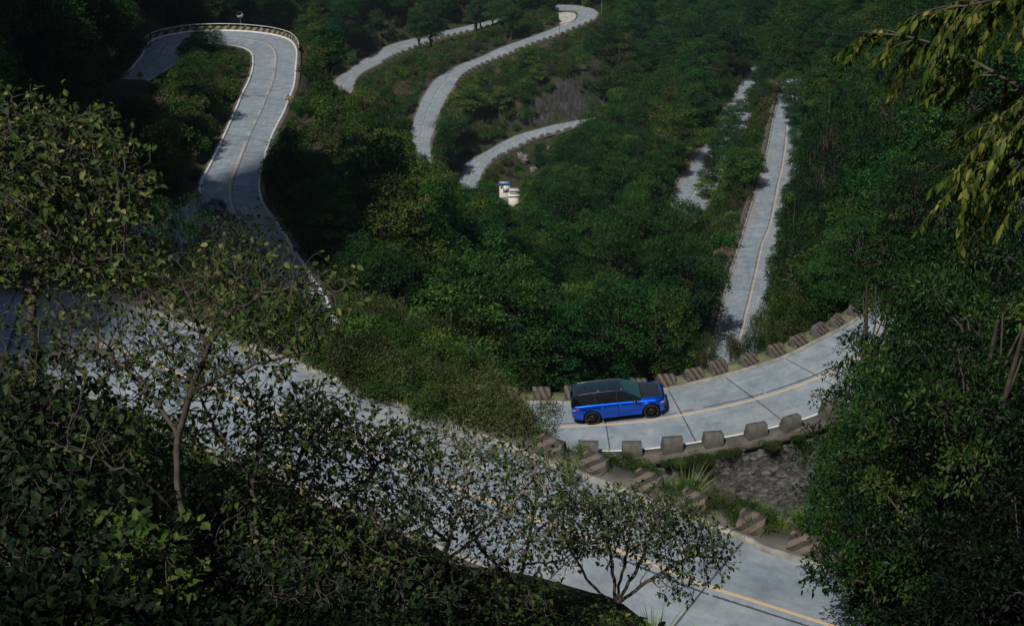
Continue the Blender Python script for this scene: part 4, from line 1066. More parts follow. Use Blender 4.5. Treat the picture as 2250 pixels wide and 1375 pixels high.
def crown(r, centres, radii, per, L, kind, flat=0.75, asp=0.5, up=0.8, droop=0.3, shell=0.55, lj=0.35):
    """leaves spread through clumps"""
    Ps, Ts, Ns, Ls, tn = [], [], [], [], []
    for c, R in zip(centres, radii):
        m = max(6, int(per * (R / np.mean(radii)) ** 2))
        d = rdir(r, m); d[:, 2] = np.where(d[:, 2] < -.35, -d[:, 2], d[:, 2])
        q = R * (shell + (1 - shell) * r.random(m) ** 0.6)[:, None] * (1 + .25 * np.sin(d[:, :1] * 5 + d[:, 1:2] * 4 + c[0]))
        Ps.append(c + d * q * (1, 1, flat))
        t = d + rdir(r, m) * .8 - np.array([0, 0, droop]); Ts.append(t)
        Ns.append(d * .6 + np.array([0, 0, up]) + rdir(r, m) * .55)
        Ls.append(L * r.uniform(1 - lj, 1 + lj, m)); tn.append(np.clip(r.normal(.45, .17, m) + r.normal(0, .20), 0, 1))
    P, T, Nn, Ln, tn = map(np.concatenate, (Ps, Ts, Ns, Ls, tn))
    v, f, k = leaf_geo(P, T, Nn, Ln, Ln * asp, kind)
    return v, f, np.repeat(tn, k)
def limb(p0, p1, r0, r1, r, n=5, wob=.06, sag=0.1):
    t = np.linspace(0, 1, n)[:, None]
    P = p0 + (p1 - p0) * t
    L = np.linalg.norm(p1 - p0)
    P[1:-1] += r.normal(0, wob * L, (n - 2, 3))
    P[:, 2] += (np.sin(t[:, 0] * math.pi) * sag * L)
    return tubes(P, np.linspace(r0, r1, n), 5)
def broadleaf(seed, H, R, base=.28, nc=34, per=190, L=.26, kind='card', flat=.7, cr=(.24, .40), shape=1.0, asp=.5, lean=.05):
    """tapered trunk with limbs running to leaf clumps; returns trunk parts and crown (verts, faces, tint)"""
    r = np.random.default_rng(seed)
    zc, zh = H * (1 + base) / 2, H * (1 - base) / 2
    cs = []
    tries = 0
    while len(cs) < nc and tries < 4000:
        tries += 1
        d = rdir(r, 1)[0]
        q = r.uniform(.35, .92) ** .6
        c = np.array([d[0] * R * q, d[1] * R * q, zc + d[2] * zh * q])
        hfrac = (c[2] - H * base) / (H - H * base)
        lim = R * (1.02 - .65 * max(0, hfrac) ** 1.6 * shape) * (0.72 + .28 * min(1, hfrac * 4))
        if math.hypot(c[0], c[1]) > lim: continue
        if all(np.linalg.norm((c - o) * (1, 1, 1.3)) > R * .30 for o in cs): cs.append(c)
        elif tries > 2500: cs.append(c)
    cs = np.array(cs)
    rad = R * r.uniform(cr[0], cr[1], len(cs))
    cv = crown(r, cs, rad, per, L, kind, flat, asp)
    top = np.array([r.normal(0, lean * H), r.normal(0, lean * H), H * .9])
    tp = np.array([np.zeros(3), top * .3 + r.normal(0, .02 * H, 3) * (1, 1, 0), top * .6 + r.normal(0, .03 * H, 3) * (1, 1, 0), top])
    tp[0, 2] = -.8
    tw = H * .018 + .03
    parts = [(*tubes(tp, np.array([tw * 1.25, tw, tw * .6, tw * .18]), 7), 0)]
    for c, q in zip(cs, rad):
        h = max(.12, min(.85, (c[2] / H - .22 * r.random() - .06)))
        p0 = np.array([np.interp(h * H * .9 if False else h * .9 * H, tp[:, 2], tp[:, a]) for a in range(3)])
        v, f = limb(p0, c + np.array([0, 0, q * .2]), tw * .38 * (1 - h * .6), .012, r)
        parts.append((v, f, 0))
        for e in range(2):
            v, f = limb(c, c + rdir(r, 1)[0] * q * .85 * (1, 1, .6), .016, .005, r, 4)
            parts.append((v, f, 0))
    return parts, cv
m_bark = plain('bark', (0.055, 0.047, 0.036), 0.9, var=0.4, scale=8.0)
m_bark_pale = plain('pale_bark', (0.17, 0.15, 0.12), 0.9, var=0.35, scale=10.0)
G = {
    'deep': leaf_mat('leaf_deep_green', [(0, (.006, .026, .005)), (.5, (.014, .057, .011)), (1, (.042, .105, .018))], hue=.02),
    'mid': leaf_mat('leaf_mid_green', [(0, (.010, .036, .005)), (.5, (.026, .074, .012)), (1, (.075, .13, .024))], hue=.025),
    'bright': leaf_mat('leaf_bright_green', [(0, (.020, .055, .009)), (.5, (.048, .108, .016)), (1, (.11, .16, .030))], hue=.015, val=.25),
    'olive': leaf_mat('leaf_olive', [(0, (.020, .034, .010)), (.5, (.048, .066, .020)), (1, (.105, .108, .044))], hue=.02),
    'dry': leaf_mat('leaf_dry', [(0, (.070, .050, .034)), (.5, (.125, .094, .066)), (1, (.19, .15, .11))], hue=.012, trans=.15),
    'grass': leaf_mat('grass_blade', [(0, (.055, .11, .014)), (.6, (.12, .21, .030)), (1, (.25, .28, .07))], hue=.015, val=.2),
    'straw': leaf_mat('grass_straw', [(0, (.070, .068, .030)), (.6, (.14, .115, .065)), (1, (.24, .20, .12))], hue=.012, val=.25),
}
class Proto:
    """shared meshes of one tree or bush: trunk, crown, and both in one for masses"""
    def __init__(s, name, trunk, crown_, m_leaf, bark=None, mass=False):
        bark = bark or m_bark
        v, f, tn = crown_
        s.crown = np_mesh(name + '_crown', [(v, f, 0)], [m_leaf], attrs={'tint': tn})
        s.trunk = np_mesh(name + '_trunk', trunk, [bark], True) if trunk else None
        if mass:
            nt = sum(len(p[0]) for p in trunk)
            s.mass = np_mesh(name + '_mass', [(p[0], p[1], 1) for p in trunk] + [(v, f, 0)], [m_leaf, bark], attrs={'tint': np.concatenate([np.zeros(nt), tn])})
        s.R = float(np.percentile(np.hypot(v[:, 0], v[:, 1]), 97)); s.H = float(np.percentile(v[:, 2], 99)); s.lo = float(np.percentile(v[:, 2], 2))
def bush(seed, H, R, nc=16, per=170, L=.16, kind='card', asp=.5, stems=True):
    r = np.random.default_rng(seed)
    cs, rad = [], []
    for _ in range(nc):
        a, q = r.uniform(0, 2 * math.pi), R * r.random() ** .5 * .8
        h = H * (.25 + .55 * r.random()) * (1 - .45 * (q / R) ** 2)
        cs.append((q * math.cos(a), q * math.sin(a), h)); rad.append(R * r.uniform(.26, .42))
    cs = np.array(cs)
    cv = crown(r, cs, np.array(rad), per, L, kind, .8, asp, shell=.4)
    parts = []
    for c in cs: parts.append((*limb(np.array([c[0] * .15, c[1] * .15, -.4]), c * (1, 1, 1.1), .03, .008, r, 4), 0))
    return parts, cv
def tuft(seed, n, L, spread, w, arch=.5):
    """arching grass blades"""
    r = np.random.default_rng(seed)
    a = r.uniform(0, 2 * math.pi, n); q = spread * .25 * r.random(n)
    P0 = np.stack([q * np.cos(a), q * np.sin(a), np.full(n, -.05)], 1)
    ln = L * r.uniform(.55, 1.1, n); out = r.uniform(.15, 1, n) ** 1.3 * arch
    a2 = a + r.normal(0, .5, n)
    D = np.stack([np.cos(a2), np.sin(a2), np.zeros(n)], 1); Sd = np.stack([-np.sin(a2), np.cos(a2), np.zeros(n)], 1)
    k = 5; rows = []
    for t in np.linspace(0, 1, k):
        c = P0 + D * (ln * out * t ** 1.6)[:, None]
        c[:, 2] += ln * (t * (1 - .55 * out * t))
        ww = w * (1 - t) ** .7 + .001
        rows += [c - Sd * ww / 2, c + Sd * ww / 2]
    v = np.stack(rows, 1)
    f = np.array([[2 * i, 2 * i + 1, 2 * i + 3, 2 * i + 2] for i in range(k - 1)])
    tn = np.clip(r.normal(.5, .22, n), 0, 1)
    return v.reshape(-1, 3), (np.arange(n)[:, None, None] * 2 * k + f[None]).reshape(-1, 4), np.repeat(tn, 2 * k)

G['shade'] = leaf_mat('leaf_painted_shade', [(0, (.0015, .004, .002)), (.6, (.0035, .010, .003)), (1, (.015, .027, .008))], hue=.015, spec=.08)  # shade put into the leaf colour
G['near'] = leaf_mat('leaf_glossy_dark', [(0, (.005, .015, .005)), (.5, (.012, .044, .008)), (.85, (.036, .088, .014)), (1, (.085, .125, .030))], hue=.025, val=.4, rough=.45, spec=.14)
G['feather'] = leaf_mat('leaf_yellowish', [(0, (.014, .036, .007)), (.5, (.036, .074, .012)), (1, (.09, .12, .025))], hue=.02)
PROTO = {}
def proto(name, *a, **k): PROTO[name] = Proto(name, *a, **k)
for i in range(4): proto('forest%d' % i, *broadleaf(100 + i, 11.5, 4.2, .25, 58, 260, .22, flat=.5, cr=(.13, .32), shape=(1, 1.3, .8, 1.1)[i], lean=.07), G['deep'], mass=True)
for i in range(2): proto('rounded%d' % i, *broadleaf(120 + i, 8.5, 3.8, .2, 48, 250, .21, flat=.58, shape=.8, cr=(.15, .33)), G['mid'], mass=True)
for i in range(2): proto('light%d' % i, *broadleaf(130 + i, 8.5, 3.2, .2, 34, 170, .25, flat=.38, cr=(.16, .34)), G['bright'], mass=True)
for i in range(2): proto('feather%d' % i, *broadleaf(145 + i, 10.5, 3.4, .2, 30, 260, .24, flat=.24, cr=(.28, .5), shape=1.4, asp=.38), G['mid' if i else 'feather'], mass=True)
for i in range(2): proto('slim%d' % i, *broadleaf(140 + i, 13, 2.5, .25, 44, 180, .21, flat=.55, shape=1.3, cr=(.2, .46)), G['deep'], mass=True)
proto('twiggy', *broadleaf(150, 6, 3.2, .3, 40, 70, .16, flat=.45, cr=(.16, .36)), G['dry'], m_bark_pale, mass=True)
for i in range(3): proto('bush_green%d' % i, *bush(160 + i, 2.6, 2.0, 15, 130, .21), G['mid'], mass=True)
for i in range(3): proto('bush_olive%d' % i, *bush(170 + i, 2.2, 1.9, 14, 130, .19), G['olive'], mass=True)
proto('bush_dry', *bush(180, 1.8, 1.7, 12, 80, .17), G['dry'], mass=True)
for i in range(2): proto('bush_bright%d' % i, *bush(185 + i, 2.4, 1.8, 12, 110, .25), G['bright'], mass=True)
for i in range(2): PROTO['grass%d' % i] = Proto('grass%d' % i, [], tuft(190 + i, 260, 1.3, 2.4, .035, .8), G['straw'] if i else G['grass']); PROTO['grass%d' % i].mass = PROTO['grass%d' % i].crown
proto('near_shaded', *broadleaf(230, 9, 3.4, .12, 60, 240, .14, 'leaf', flat=.5, cr=(.14, .32)), G['shade'])  # near tree with shade painted into its leaves
# finer-leaved kinds for what grows close by
for i in range(3): proto('near_tree%d' % i, *broadleaf(200 + i, 9, 3.4, .12, 60, 380, .105, 'leaf', flat=.5, cr=(.11, .27), lean=.08), G['near'])
for i in range(3): proto('near_bush%d' % i, *bush(210 + i, 2.4, 1.8, 20, 300, .10, 'card', .5), G[('olive', 'mid', 'olive')[i]], mass=True)
for i in range(3): proto('thicket%d' % i, *bush(220 + i, 1.9, 1.6, 18, 260, .095, 'leaf', .55), G[('deep', 'mid', 'shade')[i]], mass=True)

# --------------------------------------------- what must stay in sight
SEEN = [
    [tuple(project(lm.A[k])[:2]) for k in range(0, len(lm.v), 4) if lm.v[k] < lm.v_at(-20, 104)] + [tuple(project(lm.B[k])[:2]) for k in range(len(lm.v) - 1, 0, -4) if lm.v[k] < lm.v_at(-24.5, 118)],
    [(1082, 884), (1180, 884), (1252, 884), (1262, 832), (1350, 826), (1400, 840), (1464, 852), (1532, 840), (1589, 828), (1665, 803), (1721, 784), (1778, 756), (1835, 726), (1880, 710), (1890, 716), (1840, 790), (1800, 830), (1812, 880), (1792, 918), (1702, 945), (1532, 985), (1400, 1000), (1330, 990), (1225, 965), (1180, 930)],
    [(1470, 820), (1535, 800), (1610, 780), (1680, 755), (1750, 727), (1800, 712), (1820, 735), (1700, 800), (1480, 850)],
    [(1080, 850), (1250, 855), (1250, 880), (1080, 880)],
    [(1580, 716), (1582, 700), (1606, 600), (1627, 538), (1642, 488), (1665, 412), (1680, 363), (1691, 314), (1700, 265), (1709, 232), (1722, 232), (1731, 275), (1736, 345), (1716, 420), (1707, 470), (1702, 520), (1695, 560), (1690, 600), (1680, 640), (1660, 680), (1650, 716)],
    [(1476, 434), (1503, 395), (1522, 362), (1543, 352), (1550, 380), (1530, 405), (1514, 432)],
    [(1606, 236), (1626, 196), (1641, 169), (1655, 152), (1652, 178), (1641, 214), (1622, 226)],
    [(730, 181), (767, 154), (807, 127), (850, 102), (901, 87), (951, 75), (1001, 63), (1051, 52), (1085, 46), (1095, 50), (1068, 60), (1018, 76), (968, 90), (924, 104), (874, 124), (834, 145), (787, 170), (770, 204)],
    [(912, 326), (905, 301), (904, 284), (917, 241), (931, 211), (951, 181), (978, 160), (1018, 140), (1058, 125), (1101, 105), (1151, 87), (1202, 68), (1228, 56), (1228, 30), (1217, 20), (1242, 12), (1275, 14), (1305, 22), (1315, 36), (1295, 48), (1262, 64), (1222, 82), (1168, 101), (1118, 123), (1071, 142), (1041, 155), (1014, 172), (998, 190), (981, 216), (964, 248), (953, 288), (945, 312), (938, 334)],
    [(1013, 415), (1009, 395), (1018, 371), (1034, 351), (1068, 334), (1101, 314), (1135, 298), (1168, 288), (1202, 279), (1235, 271), (1268, 266), (1272, 278), (1249, 290), (1222, 297), (1185, 307), (1155, 320), (1121, 337), (1091, 352), (1072, 366), (1062, 378), (1052, 396), (1040, 412)],
    [(1094, 392), (1126, 392), (1144, 410), (1144, 450), (1112, 452), (1094, 430)],
    [(1556, 1010), (1795, 965), (1800, 1100), (1700, 1130), (1560, 1060)],
    [(1150, 960), (1240, 985), (1310, 990), (1420, 1030), (1540, 1070), (1650, 1110), (1740, 1165), (1860, 1262), (1880, 1375), (1500, 1375), (1560, 1300), (1500, 1140), (1200, 1010)],
    [(1200, 200), (1270, 190), (1262, 250), (1205, 262)], [(1140, 335), (1165, 335), (1180, 385), (1160, 385)],
    [(325, 62), (400, 52), (520, 48), (600, 58), (655, 80), (656, 110), (330, 100)],
    [(512, 22), (542, 22), (542, 60), (512, 60)], [(612, 228), (634, 228), (634, 262), (612, 262)], [(300, 155), (322, 155), (320, 192), (304, 192)],
    [tuple(project(e)[:2]) for e in RD['N'].A[::4]] + [tuple(project(e)[:2]) for e in RD['N'].B[::-4]],
]
SEEN = [np.array(p, float) for p in SEEN]
def in_any(px, py, skip=()):
    out = np.zeros(px.shape, bool)
    for k, P in enumerate(SEEN):
        if k in skip: continue
        lo, hi = P.min(0), P.max(0)
        m = (px > lo[0]) & (px < hi[0]) & (py > lo[1]) & (py < hi[1])
        if not m.any(): continue
        x, y = px[m], py[m]; c = np.zeros(x.shape, bool)
        for (x0, y0), (x1, y1) in zip(P, np.roll(P, -1, 0)):
            cr_ = ((y0 > y) != (y1 > y)) & (x < (x1 - x0) * (y - y0) / (y1 - y0 + 1e-12) + x0)
            c ^= cr_
        out[m] |= c
    return out
_th = np.linspace(0, 2 * math.pi, 14, endpoint=False)
RIM = np.concatenate([np.stack([np.cos(_th), np.sin(_th)], 1), np.stack([.5 * np.cos(_th[::2]), .5 * np.sin(_th[::2])], 1), [[0, 0]]])
def clear(x, y, z, R, H, lo, skip=(), tol=0.10):
    """is the road still in sight with a crown of radius R from z+lo to z+H here (arrays)"""
    cz = z + (H + lo) / 2; hz = (H - lo) / 2
    cx, cy, d = project(np.stack([x, y, cz], -1))
    ry = np.sqrt((hz * .89) ** 2 + (R * .5) ** 2) * FPX / d; rx = R * FPX / d
    X = cx[:, None] + rx[:, None] * RIM[None, :, 0] * .95; Y = cy[:, None] - ry[:, None] * RIM[None, :, 1] * .95
    ok = in_any(X, Y, skip).mean(1) <= tol
    for qx, qy, qd in MUST:
        ok &= ~((((qx - cx) / (rx * .93)) ** 2 + ((qy - cy) / (ry * .93)) ** 2 < 1) & (d < qd + 4))
    return ok
MUST = []
for k_, a_, b_, st_ in (('R1', (-50, 432), (-7, 501), 4), ('R2', (-24, 352), (22, 487), 4), ('R3', (-11.5, 355), (19, 389), 4), ('P', (30, 160), (52, 255), 5)):
    r_ = RD[k_]; v_ = sorted((r_.v_at(*a_), r_.v_at(*b_)))
    for i in np.nonzero(pick(r_, *v_))[0][::st_]:
        c_ = r_.C[i] * .75 + r_.A[i] * .25 if k_ == 'P' else r_.C[i]
        MUST.append(tuple(float(t) for t in project(c_)))
for qx, qy, qd in ((1105, 400, 322), (1120, 402, 322), (1110, 418, 322), (1130, 425, 319), (1125, 436, 319), (527, 33, 215), (527, 48, 215), (310, 170, 190), (622, 245, 165), (1624, 196, 300), (1640, 172, 320), (1505, 410, 240), (1495, 425, 232), (1525, 375, 250)):
    MUST.append((qx, qy, qd))
def in_poly(px, py, poly):
    P = np.array(poly, float); c = np.zeros(np.shape(px), bool)
    for (x0, y0), (x1, y1) in zip(P, np.roll(P, -1, 0)):
        c ^= ((y0 > py) != (y1 > py)) & (px < (x1 - x0) * (py - y0) / (y1 - y0 + 1e-12) + x0)
    return c
SCRUB = [  # where the photograph shows bushes and rough grass rather than trees
    [(655, 110), (720, 190), (900, 320), (960, 345), (1000, 400), (960, 520), (820, 560), (600, 420), (590, 330), (650, 210)],
    [(760, 200), (900, 130), (1230, 30), (1240, 66), (1010, 160), (930, 230), (900, 300)],
    [(960, 335), (1000, 190), (1250, 70), (1330, 40), (1300, 262), (1080, 300), (1010, 380)],
    [(1020, 410), (1130, 320), (1280, 280), (1270, 300), (1170, 410), (1060, 420)],
    [(420, 95), (560, 120), (540, 200), (430, 430), (230, 240), (330, 180)],
    [(1480, 440), (1600, 430), (1700, 240), (1640, 480), (1560, 640), (1540, 540)],
]
# --------------------------------------------- scatter
def scatter(y0, y1, sp0, spk, seed):
    """jittered points, spacing sp0 + spk * distance"""
    r = np.random.default_rng(seed); out = []
    y = y0
    while y < y1:
        s = sp0 + spk * y
        xm_ = .50 * (y + 34) + 6
        xs_ = np.arange(-xm_, xm_, s)
        out.append(np.stack([xs_ + r.uniform(-.5, .5, len(xs_)) * s, y + r.uniform(-.5, .5, len(xs_)) * s], 1))
        y += s * .9
    return np.concatenate(out)
rd_fn = np.vectorize(lambda a, b: road_dist(a, b))
def place(pts, kinds_fn, scales, tol=.10, edge=0.9, seed=5):
    """choose kind and the largest scale that keeps the roads in sight"""
    r = np.random.default_rng(seed)
    x, y = pts[:, 0], pts[:, 1]
    z = height(x, y)
    px, py, d = project(np.stack([x, y, z], -1))
    ok = (d > 8) & (px > -620) & (px < 2880) & (py > -120) & (py < 1900)
    x, y, z, px, py, d = (a[ok] for a in (x, y, z, px, py, d))
    rdist = rd_fn(x, y)
    kinds, jit = kinds_fn(r, x, y, px, py, d)
    out = []
    done = np.zeros(len(x), bool)
    R0 = np.array([PROTO[k].R for k in kinds]); H0 = np.array([PROTO[k].H for k in kinds]); L0 = np.array([PROTO[k].lo for k in kinds])
    done |= (kinds == 'none') | (rdist < edge)
    for s in scales:
        sc = jit * s
        c = clear(x, y, z, R0 * sc, H0 * sc, np.maximum(0, L0) * sc, tol=tol) & ~done & (rdist > np.minimum(R0 * sc * .25, 1.0) + edge)
        for i in np.nonzero(c)[0]: out.append((kinds[i], x[i], y[i], z[i], sc[i], r.uniform(0, 6.28), px[i], py[i], d[i]))
        done |= c
    return out
PROTO['none'] = PROTO['bush_dry']
def forest_kinds(r, x, y, px, py, d):
    n = len(x)
    scrub = np.zeros(n, bool)
    for p_ in SCRUB: scrub |= in_poly(px, py, p_)
    u_ = r.random(n)
    k = np.array(['forest%d' % i for i in r.integers(0, 4, n)], dtype=object)
    k[u_ > .62] = 'rounded0'; k[u_ > .72] = 'rounded1'; k[u_ > .86] = 'light0'; k[u_ > .89] = 'light1'; k[u_ > .92] = 'slim0'; k[u_ > .95] = 'slim1'; k[(u_ > .50) & (u_ < .58)] = 'feather0'; k[(u_ >= .58) & (u_ < .66)] = 'feather1'
    k[scrub & (u_ < .80)] = 'none'
    k[scrub & (u_ > .95)] = 'twiggy'
    near = d < 62
    k[near] = np.array(['near_tree%d' % i for i in r.integers(0, 3, near.sum())], dtype=object)
    k[(d < 98) & (px < 1260) & (py > 620)] = 'none'
    k[(d < 50) & (py > 880)] = 'none'
    k[(d < 70) & (px < 1650)] = 'none'                     # the near left and middle are laid out by hand
    jit = r.uniform(.6, 1.25, n) * np.where(d > 300, 1.12, 1.0)
    return k, jit
def bush_kinds(r, x, y, px, py, d):
    n = len(x)
    pool = np.array(['bush_green0', 'bush_green1', 'bush_green2', 'bush_olive0', 'bush_olive1', 'bush_olive2', 'bush_dry', 'bush_bright0', 'bush_bright1', 'grass0', 'grass1'], dtype=object)
    patch = vnoise(x, y, .05, 9)
    w1 = r.choice(len(pool), n, p=[.16, .16, .14, .10, .09, .08, .06, .04, .04, .05, .08])
    w2 = r.choice(len(pool), n, p=[.06, .06, .06, .15, .14, .13, .12, .03, .03, .04, .18])
    k = np.where(patch > .55, pool[w2], pool[w1])
    near = d < 75
    nb = np.array(['near_bush0', 'near_bush1', 'near_bush2', 'thicket0', 'thicket1', 'grass0', 'grass1'], dtype=object)
    k[near] = nb[r.choice(7, near.sum(), p=[.2, .2, .2, .12, .12, .08, .08])]
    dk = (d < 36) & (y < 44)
    k[dk] = np.array(['thicket2', 'thicket2', 'thicket2'], dtype=object)[r.integers(0, 3, dk.sum())]  # closest thicket, leaves coloured dark in place of shade
    return k, r.uniform(.55, 1.25, n) * np.where(d > 300, 1.25, 1.0)
trees = place(scatter(30, 620, 4.6, .006, 21), forest_kinds, (1.0, .75, .55, .4), .08, 1.2)
shrubs = place(scatter(8, 580, 1.8, .0030, 22), bush_kinds, (1.0, .7, .45, .28), .05, 0.9)
for k in ('bush', ): pass
# --------------------------------------------- masses: one object each, filled from points
def mass(name, items, label, seed=1):
    names = sorted({i[0] for i in items})
    me = bpy.data.meshes.new(name)
    me.vertices.add(len(items)); me.vertices.foreach_set('co', np.array([i[1:4] for i in items], np.float32).ravel())
    r = np.random.default_rng(seed)
    for an, ty, val in (('kind', 'INT', [names.index(i[0]) for i in items]), ('size', 'FLOAT', [i[4] for i in items]), ('turn', 'FLOAT', [i[5] for i in items])):
        a = me.attributes.new(an, ty, 'POINT'); a.data.foreach_set('value', np.array(val, np.int32 if ty == 'INT' else np.float32))
    o = obj(name, me)
    ng = bpy.data.node_groups.new(name + '_fill', 'GeometryNodeTree')
    ng.interface.new_socket('Geometry', in_out='INPUT', socket_type='NodeSocketGeometry'); ng.interface.new_socket('Geometry', in_out='OUTPUT', socket_type='NodeSocketGeometry')
    nd, lk = ng.nodes, ng.links
    gi, go = nd.new('NodeGroupInput'), nd.new('NodeGroupOutput')
    jn = nd.new('GeometryNodeJoinGeometry')
    def attr(nm, ty):
        q = nd.new('GeometryNodeInputNamedAttribute'); q.data_type = ty; q.inputs[0].default_value = nm
        return q.outputs[0]
    kind, size, turn = attr('kind', 'INT'), attr('size', 'FLOAT'), attr('turn', 'FLOAT')
    for q, nm in enumerate(names):
        src = bpy.data.objects.new('pattern_' + nm, PROTO[nm].mass)
        oi = nd.new('GeometryNodeObjectInfo'); oi.inputs['Object'].default_value = src; oi.inputs['As Instance'].default_value = True
        cmp_ = nd.new('FunctionNodeCompare'); cmp_.data_type = 'INT'; cmp_.operation = 'EQUAL'
        lk.new(kind, cmp_.inputs[2]); cmp_.inputs[3].default_value = q
        ip = nd.new('GeometryNodeInstanceOnPoints')
        lk.new(gi.outputs[0], ip.inputs['Points']); lk.new(cmp_.outputs[0], ip.inputs['Selection']); lk.new(oi.outputs['Geometry'], ip.inputs['Instance'])
        cx = nd.new('ShaderNodeCombineXYZ'); lk.new(turn, cx.inputs[2])
        lk.new(cx.outputs[0], ip.inputs['Rotation']); lk.new(size, ip.inputs['Scale'])
        lk.new(ip.outputs[0], jn.inputs[0])
    lk.new(jn.outputs[0], go.inputs[0])
    o.modifiers.new('fill', 'NODES').node_group = ng
    return tag(o, label, None, None, 'stuff')
# --------------------------------------------- single trees
LOOK = {'forest': ('broadleaf_tree', 'dense dark broadleaf tree'), 'rounded': ('rounded_tree', 'rounded mid green tree'), 'light': ('light_green_tree', 'light green tree'), 'slim': ('slender_tree', 'tall narrow dark tree'), 'feather': ('tiered_tree', 'feathery tiered green tree'), 'twiggy': ('dry_tree', 'dry brown twiggy tree'), 'near': ('broadleaf_tree', 'large glossy dark tree')}
def where(px, py, d, x):
    if d < 70: return 'on the shaded slope beside the bend'
    if px > 1690:
        return ('low' if py > 560 else 'midway up' if py > 280 else 'high') + ' on the slope right of the straight road'
    if px > 1440: 
        return 'between the straight road and the lower road' if py < 440 and px > 1500 else ('in the wood at the foot of the straight road' if py > 440 else 'in the wood left of the lower road')
    if d > 420: return 'on the hillside above the far switchback' if px < 1330 else 'in the hazy wood right of the far hairpin'
    if d > 330: return 'among the far switchback legs' if px < 1290 else 'in the wood right of the far switchback'
    if px < 660: return 'on the slopes round the near hairpin' if py > 70 else 'on the shaded hill behind the near hairpin'
    if px < 960: return 'on the bushy slope right of the near hairpin'
    if py > 640: return 'in the valley wood right behind the car'
    if py > 520: return 'in the middle of the valley wood'
    return 'in the upper valley wood below the white hut'
trees.sort(key=lambda t: -PROTO[t[0]].H * t[4] / t[8])
vis = [t for t in trees if -60 < t[6] < 2310 and t[7] < 1420 and t[7] > -10]
singles = vis[:285]
rest_t = [t for t in trees if t not in set(singles)]
def single_tree(t):
    key = t[0].rstrip('0123456789'); key = 'near' if key.startswith('near') else key
    nm, lk = LOOK[key]
    w_ = where(t[6], t[7], t[8], t[1])
    o = thing(nm, f'{lk} {w_}', 'tree', (t[1], t[2], t[3] - .1), t[5], f'{lk}s {w_}')
    o.scale = (t[4],) * 3
    p = PROTO[t[0]]
    obj('trunk', p.trunk, o); obj('crown', p.crown, o)
for t in singles: single_tree(t)
rest_t = [t for t in rest_t if hasattr(PROTO[t[0]], 'mass')]
mass('forest', rest_t, 'mixed green forest covering the farther mountainsides')
mass('undergrowth', shrubs, 'bushes, thicket and rough grass covering the slopes between the roads')
print('TREES', len(trees), 'singles', len(singles), 'rest', len(rest_t), 'shrubs', len(shrubs))

# ------------------------------------------------------------------ the trees right in front of the camera, grown towards their leaf masses
def ell(px, py, rx, ry, d, dd, n, r):
    """n points in a lens of the crown: centre seen at (px, py), d metres deep, dd half-depth"""
    v = r.normal(0, .52, (n, 3)); v *= np.minimum(1, 1.5 / np.linalg.norm(v, axis=1))[:, None]
    D = d + v[:, 2] * dd
    return np.stack([at(px + v[i, 0] * rx, py + v[i, 1] * ry, D[i]) for i in range(n)])
def grow(guides, pts, step, infl, kill, r, iters=90, jit=.25):
    """space colonisation from the guide limbs to the points"""
    pos, par = [], []
    for g in guides:
        g = np.asarray(g, float)
        start = -1
        if pos:
            dd = np.linalg.norm(np.array(pos) - g[0], axis=1); start = int(np.argmin(dd))
        for a, b in zip(g[:-1], g[1:]):
            m = max(1, int(np.linalg.norm(b - a) / step))
            for t in np.linspace(0, 1, m, endpoint=False):
                pos.append(a + (b - a) * t + r.normal(0, step * .10, 3)); par.append(start); start = len(pos) - 1
        pos.append(g[-1]); par.append(start)
    pos = [np.asarray(p) for p in pos]
    A = np.asarray(pts); alive = np.ones(len(A), bool)
    P = np.array(pos)
    dist = np.full(len(A), 1e9); near = np.zeros(len(A), int)
    def upd(lo):
        for i in range(lo, len(P), 200):
            D = np.linalg.norm(A[:, None] - P[None, i:i + 200], axis=2)
            j = D.argmin(1); d = D[np.arange(len(A)), j]; b = d < dist
            dist[b] = d[b]; near[b] = j[b] + i
    upd(0)
    for _ in range(iters):
        m = alive & (dist < infl)
        if not m.any(): break
        acc = {}
        for k in np.nonzero(m)[0]:
            acc.setdefault(near[k], []).append(k)
        new, npar = [], []
        for q, ks in acc.items():
            d = unit(unit(A[ks] - P[q]).sum(0) + r.normal(0, jit, 3))
            new.append(P[q] + d * step); npar.append(q)
        lo = len(P)
        P = np.concatenate([P, np.array(new)]); par += npar
        upd(lo)
        alive &= dist > kill
    return P, np.array(par)
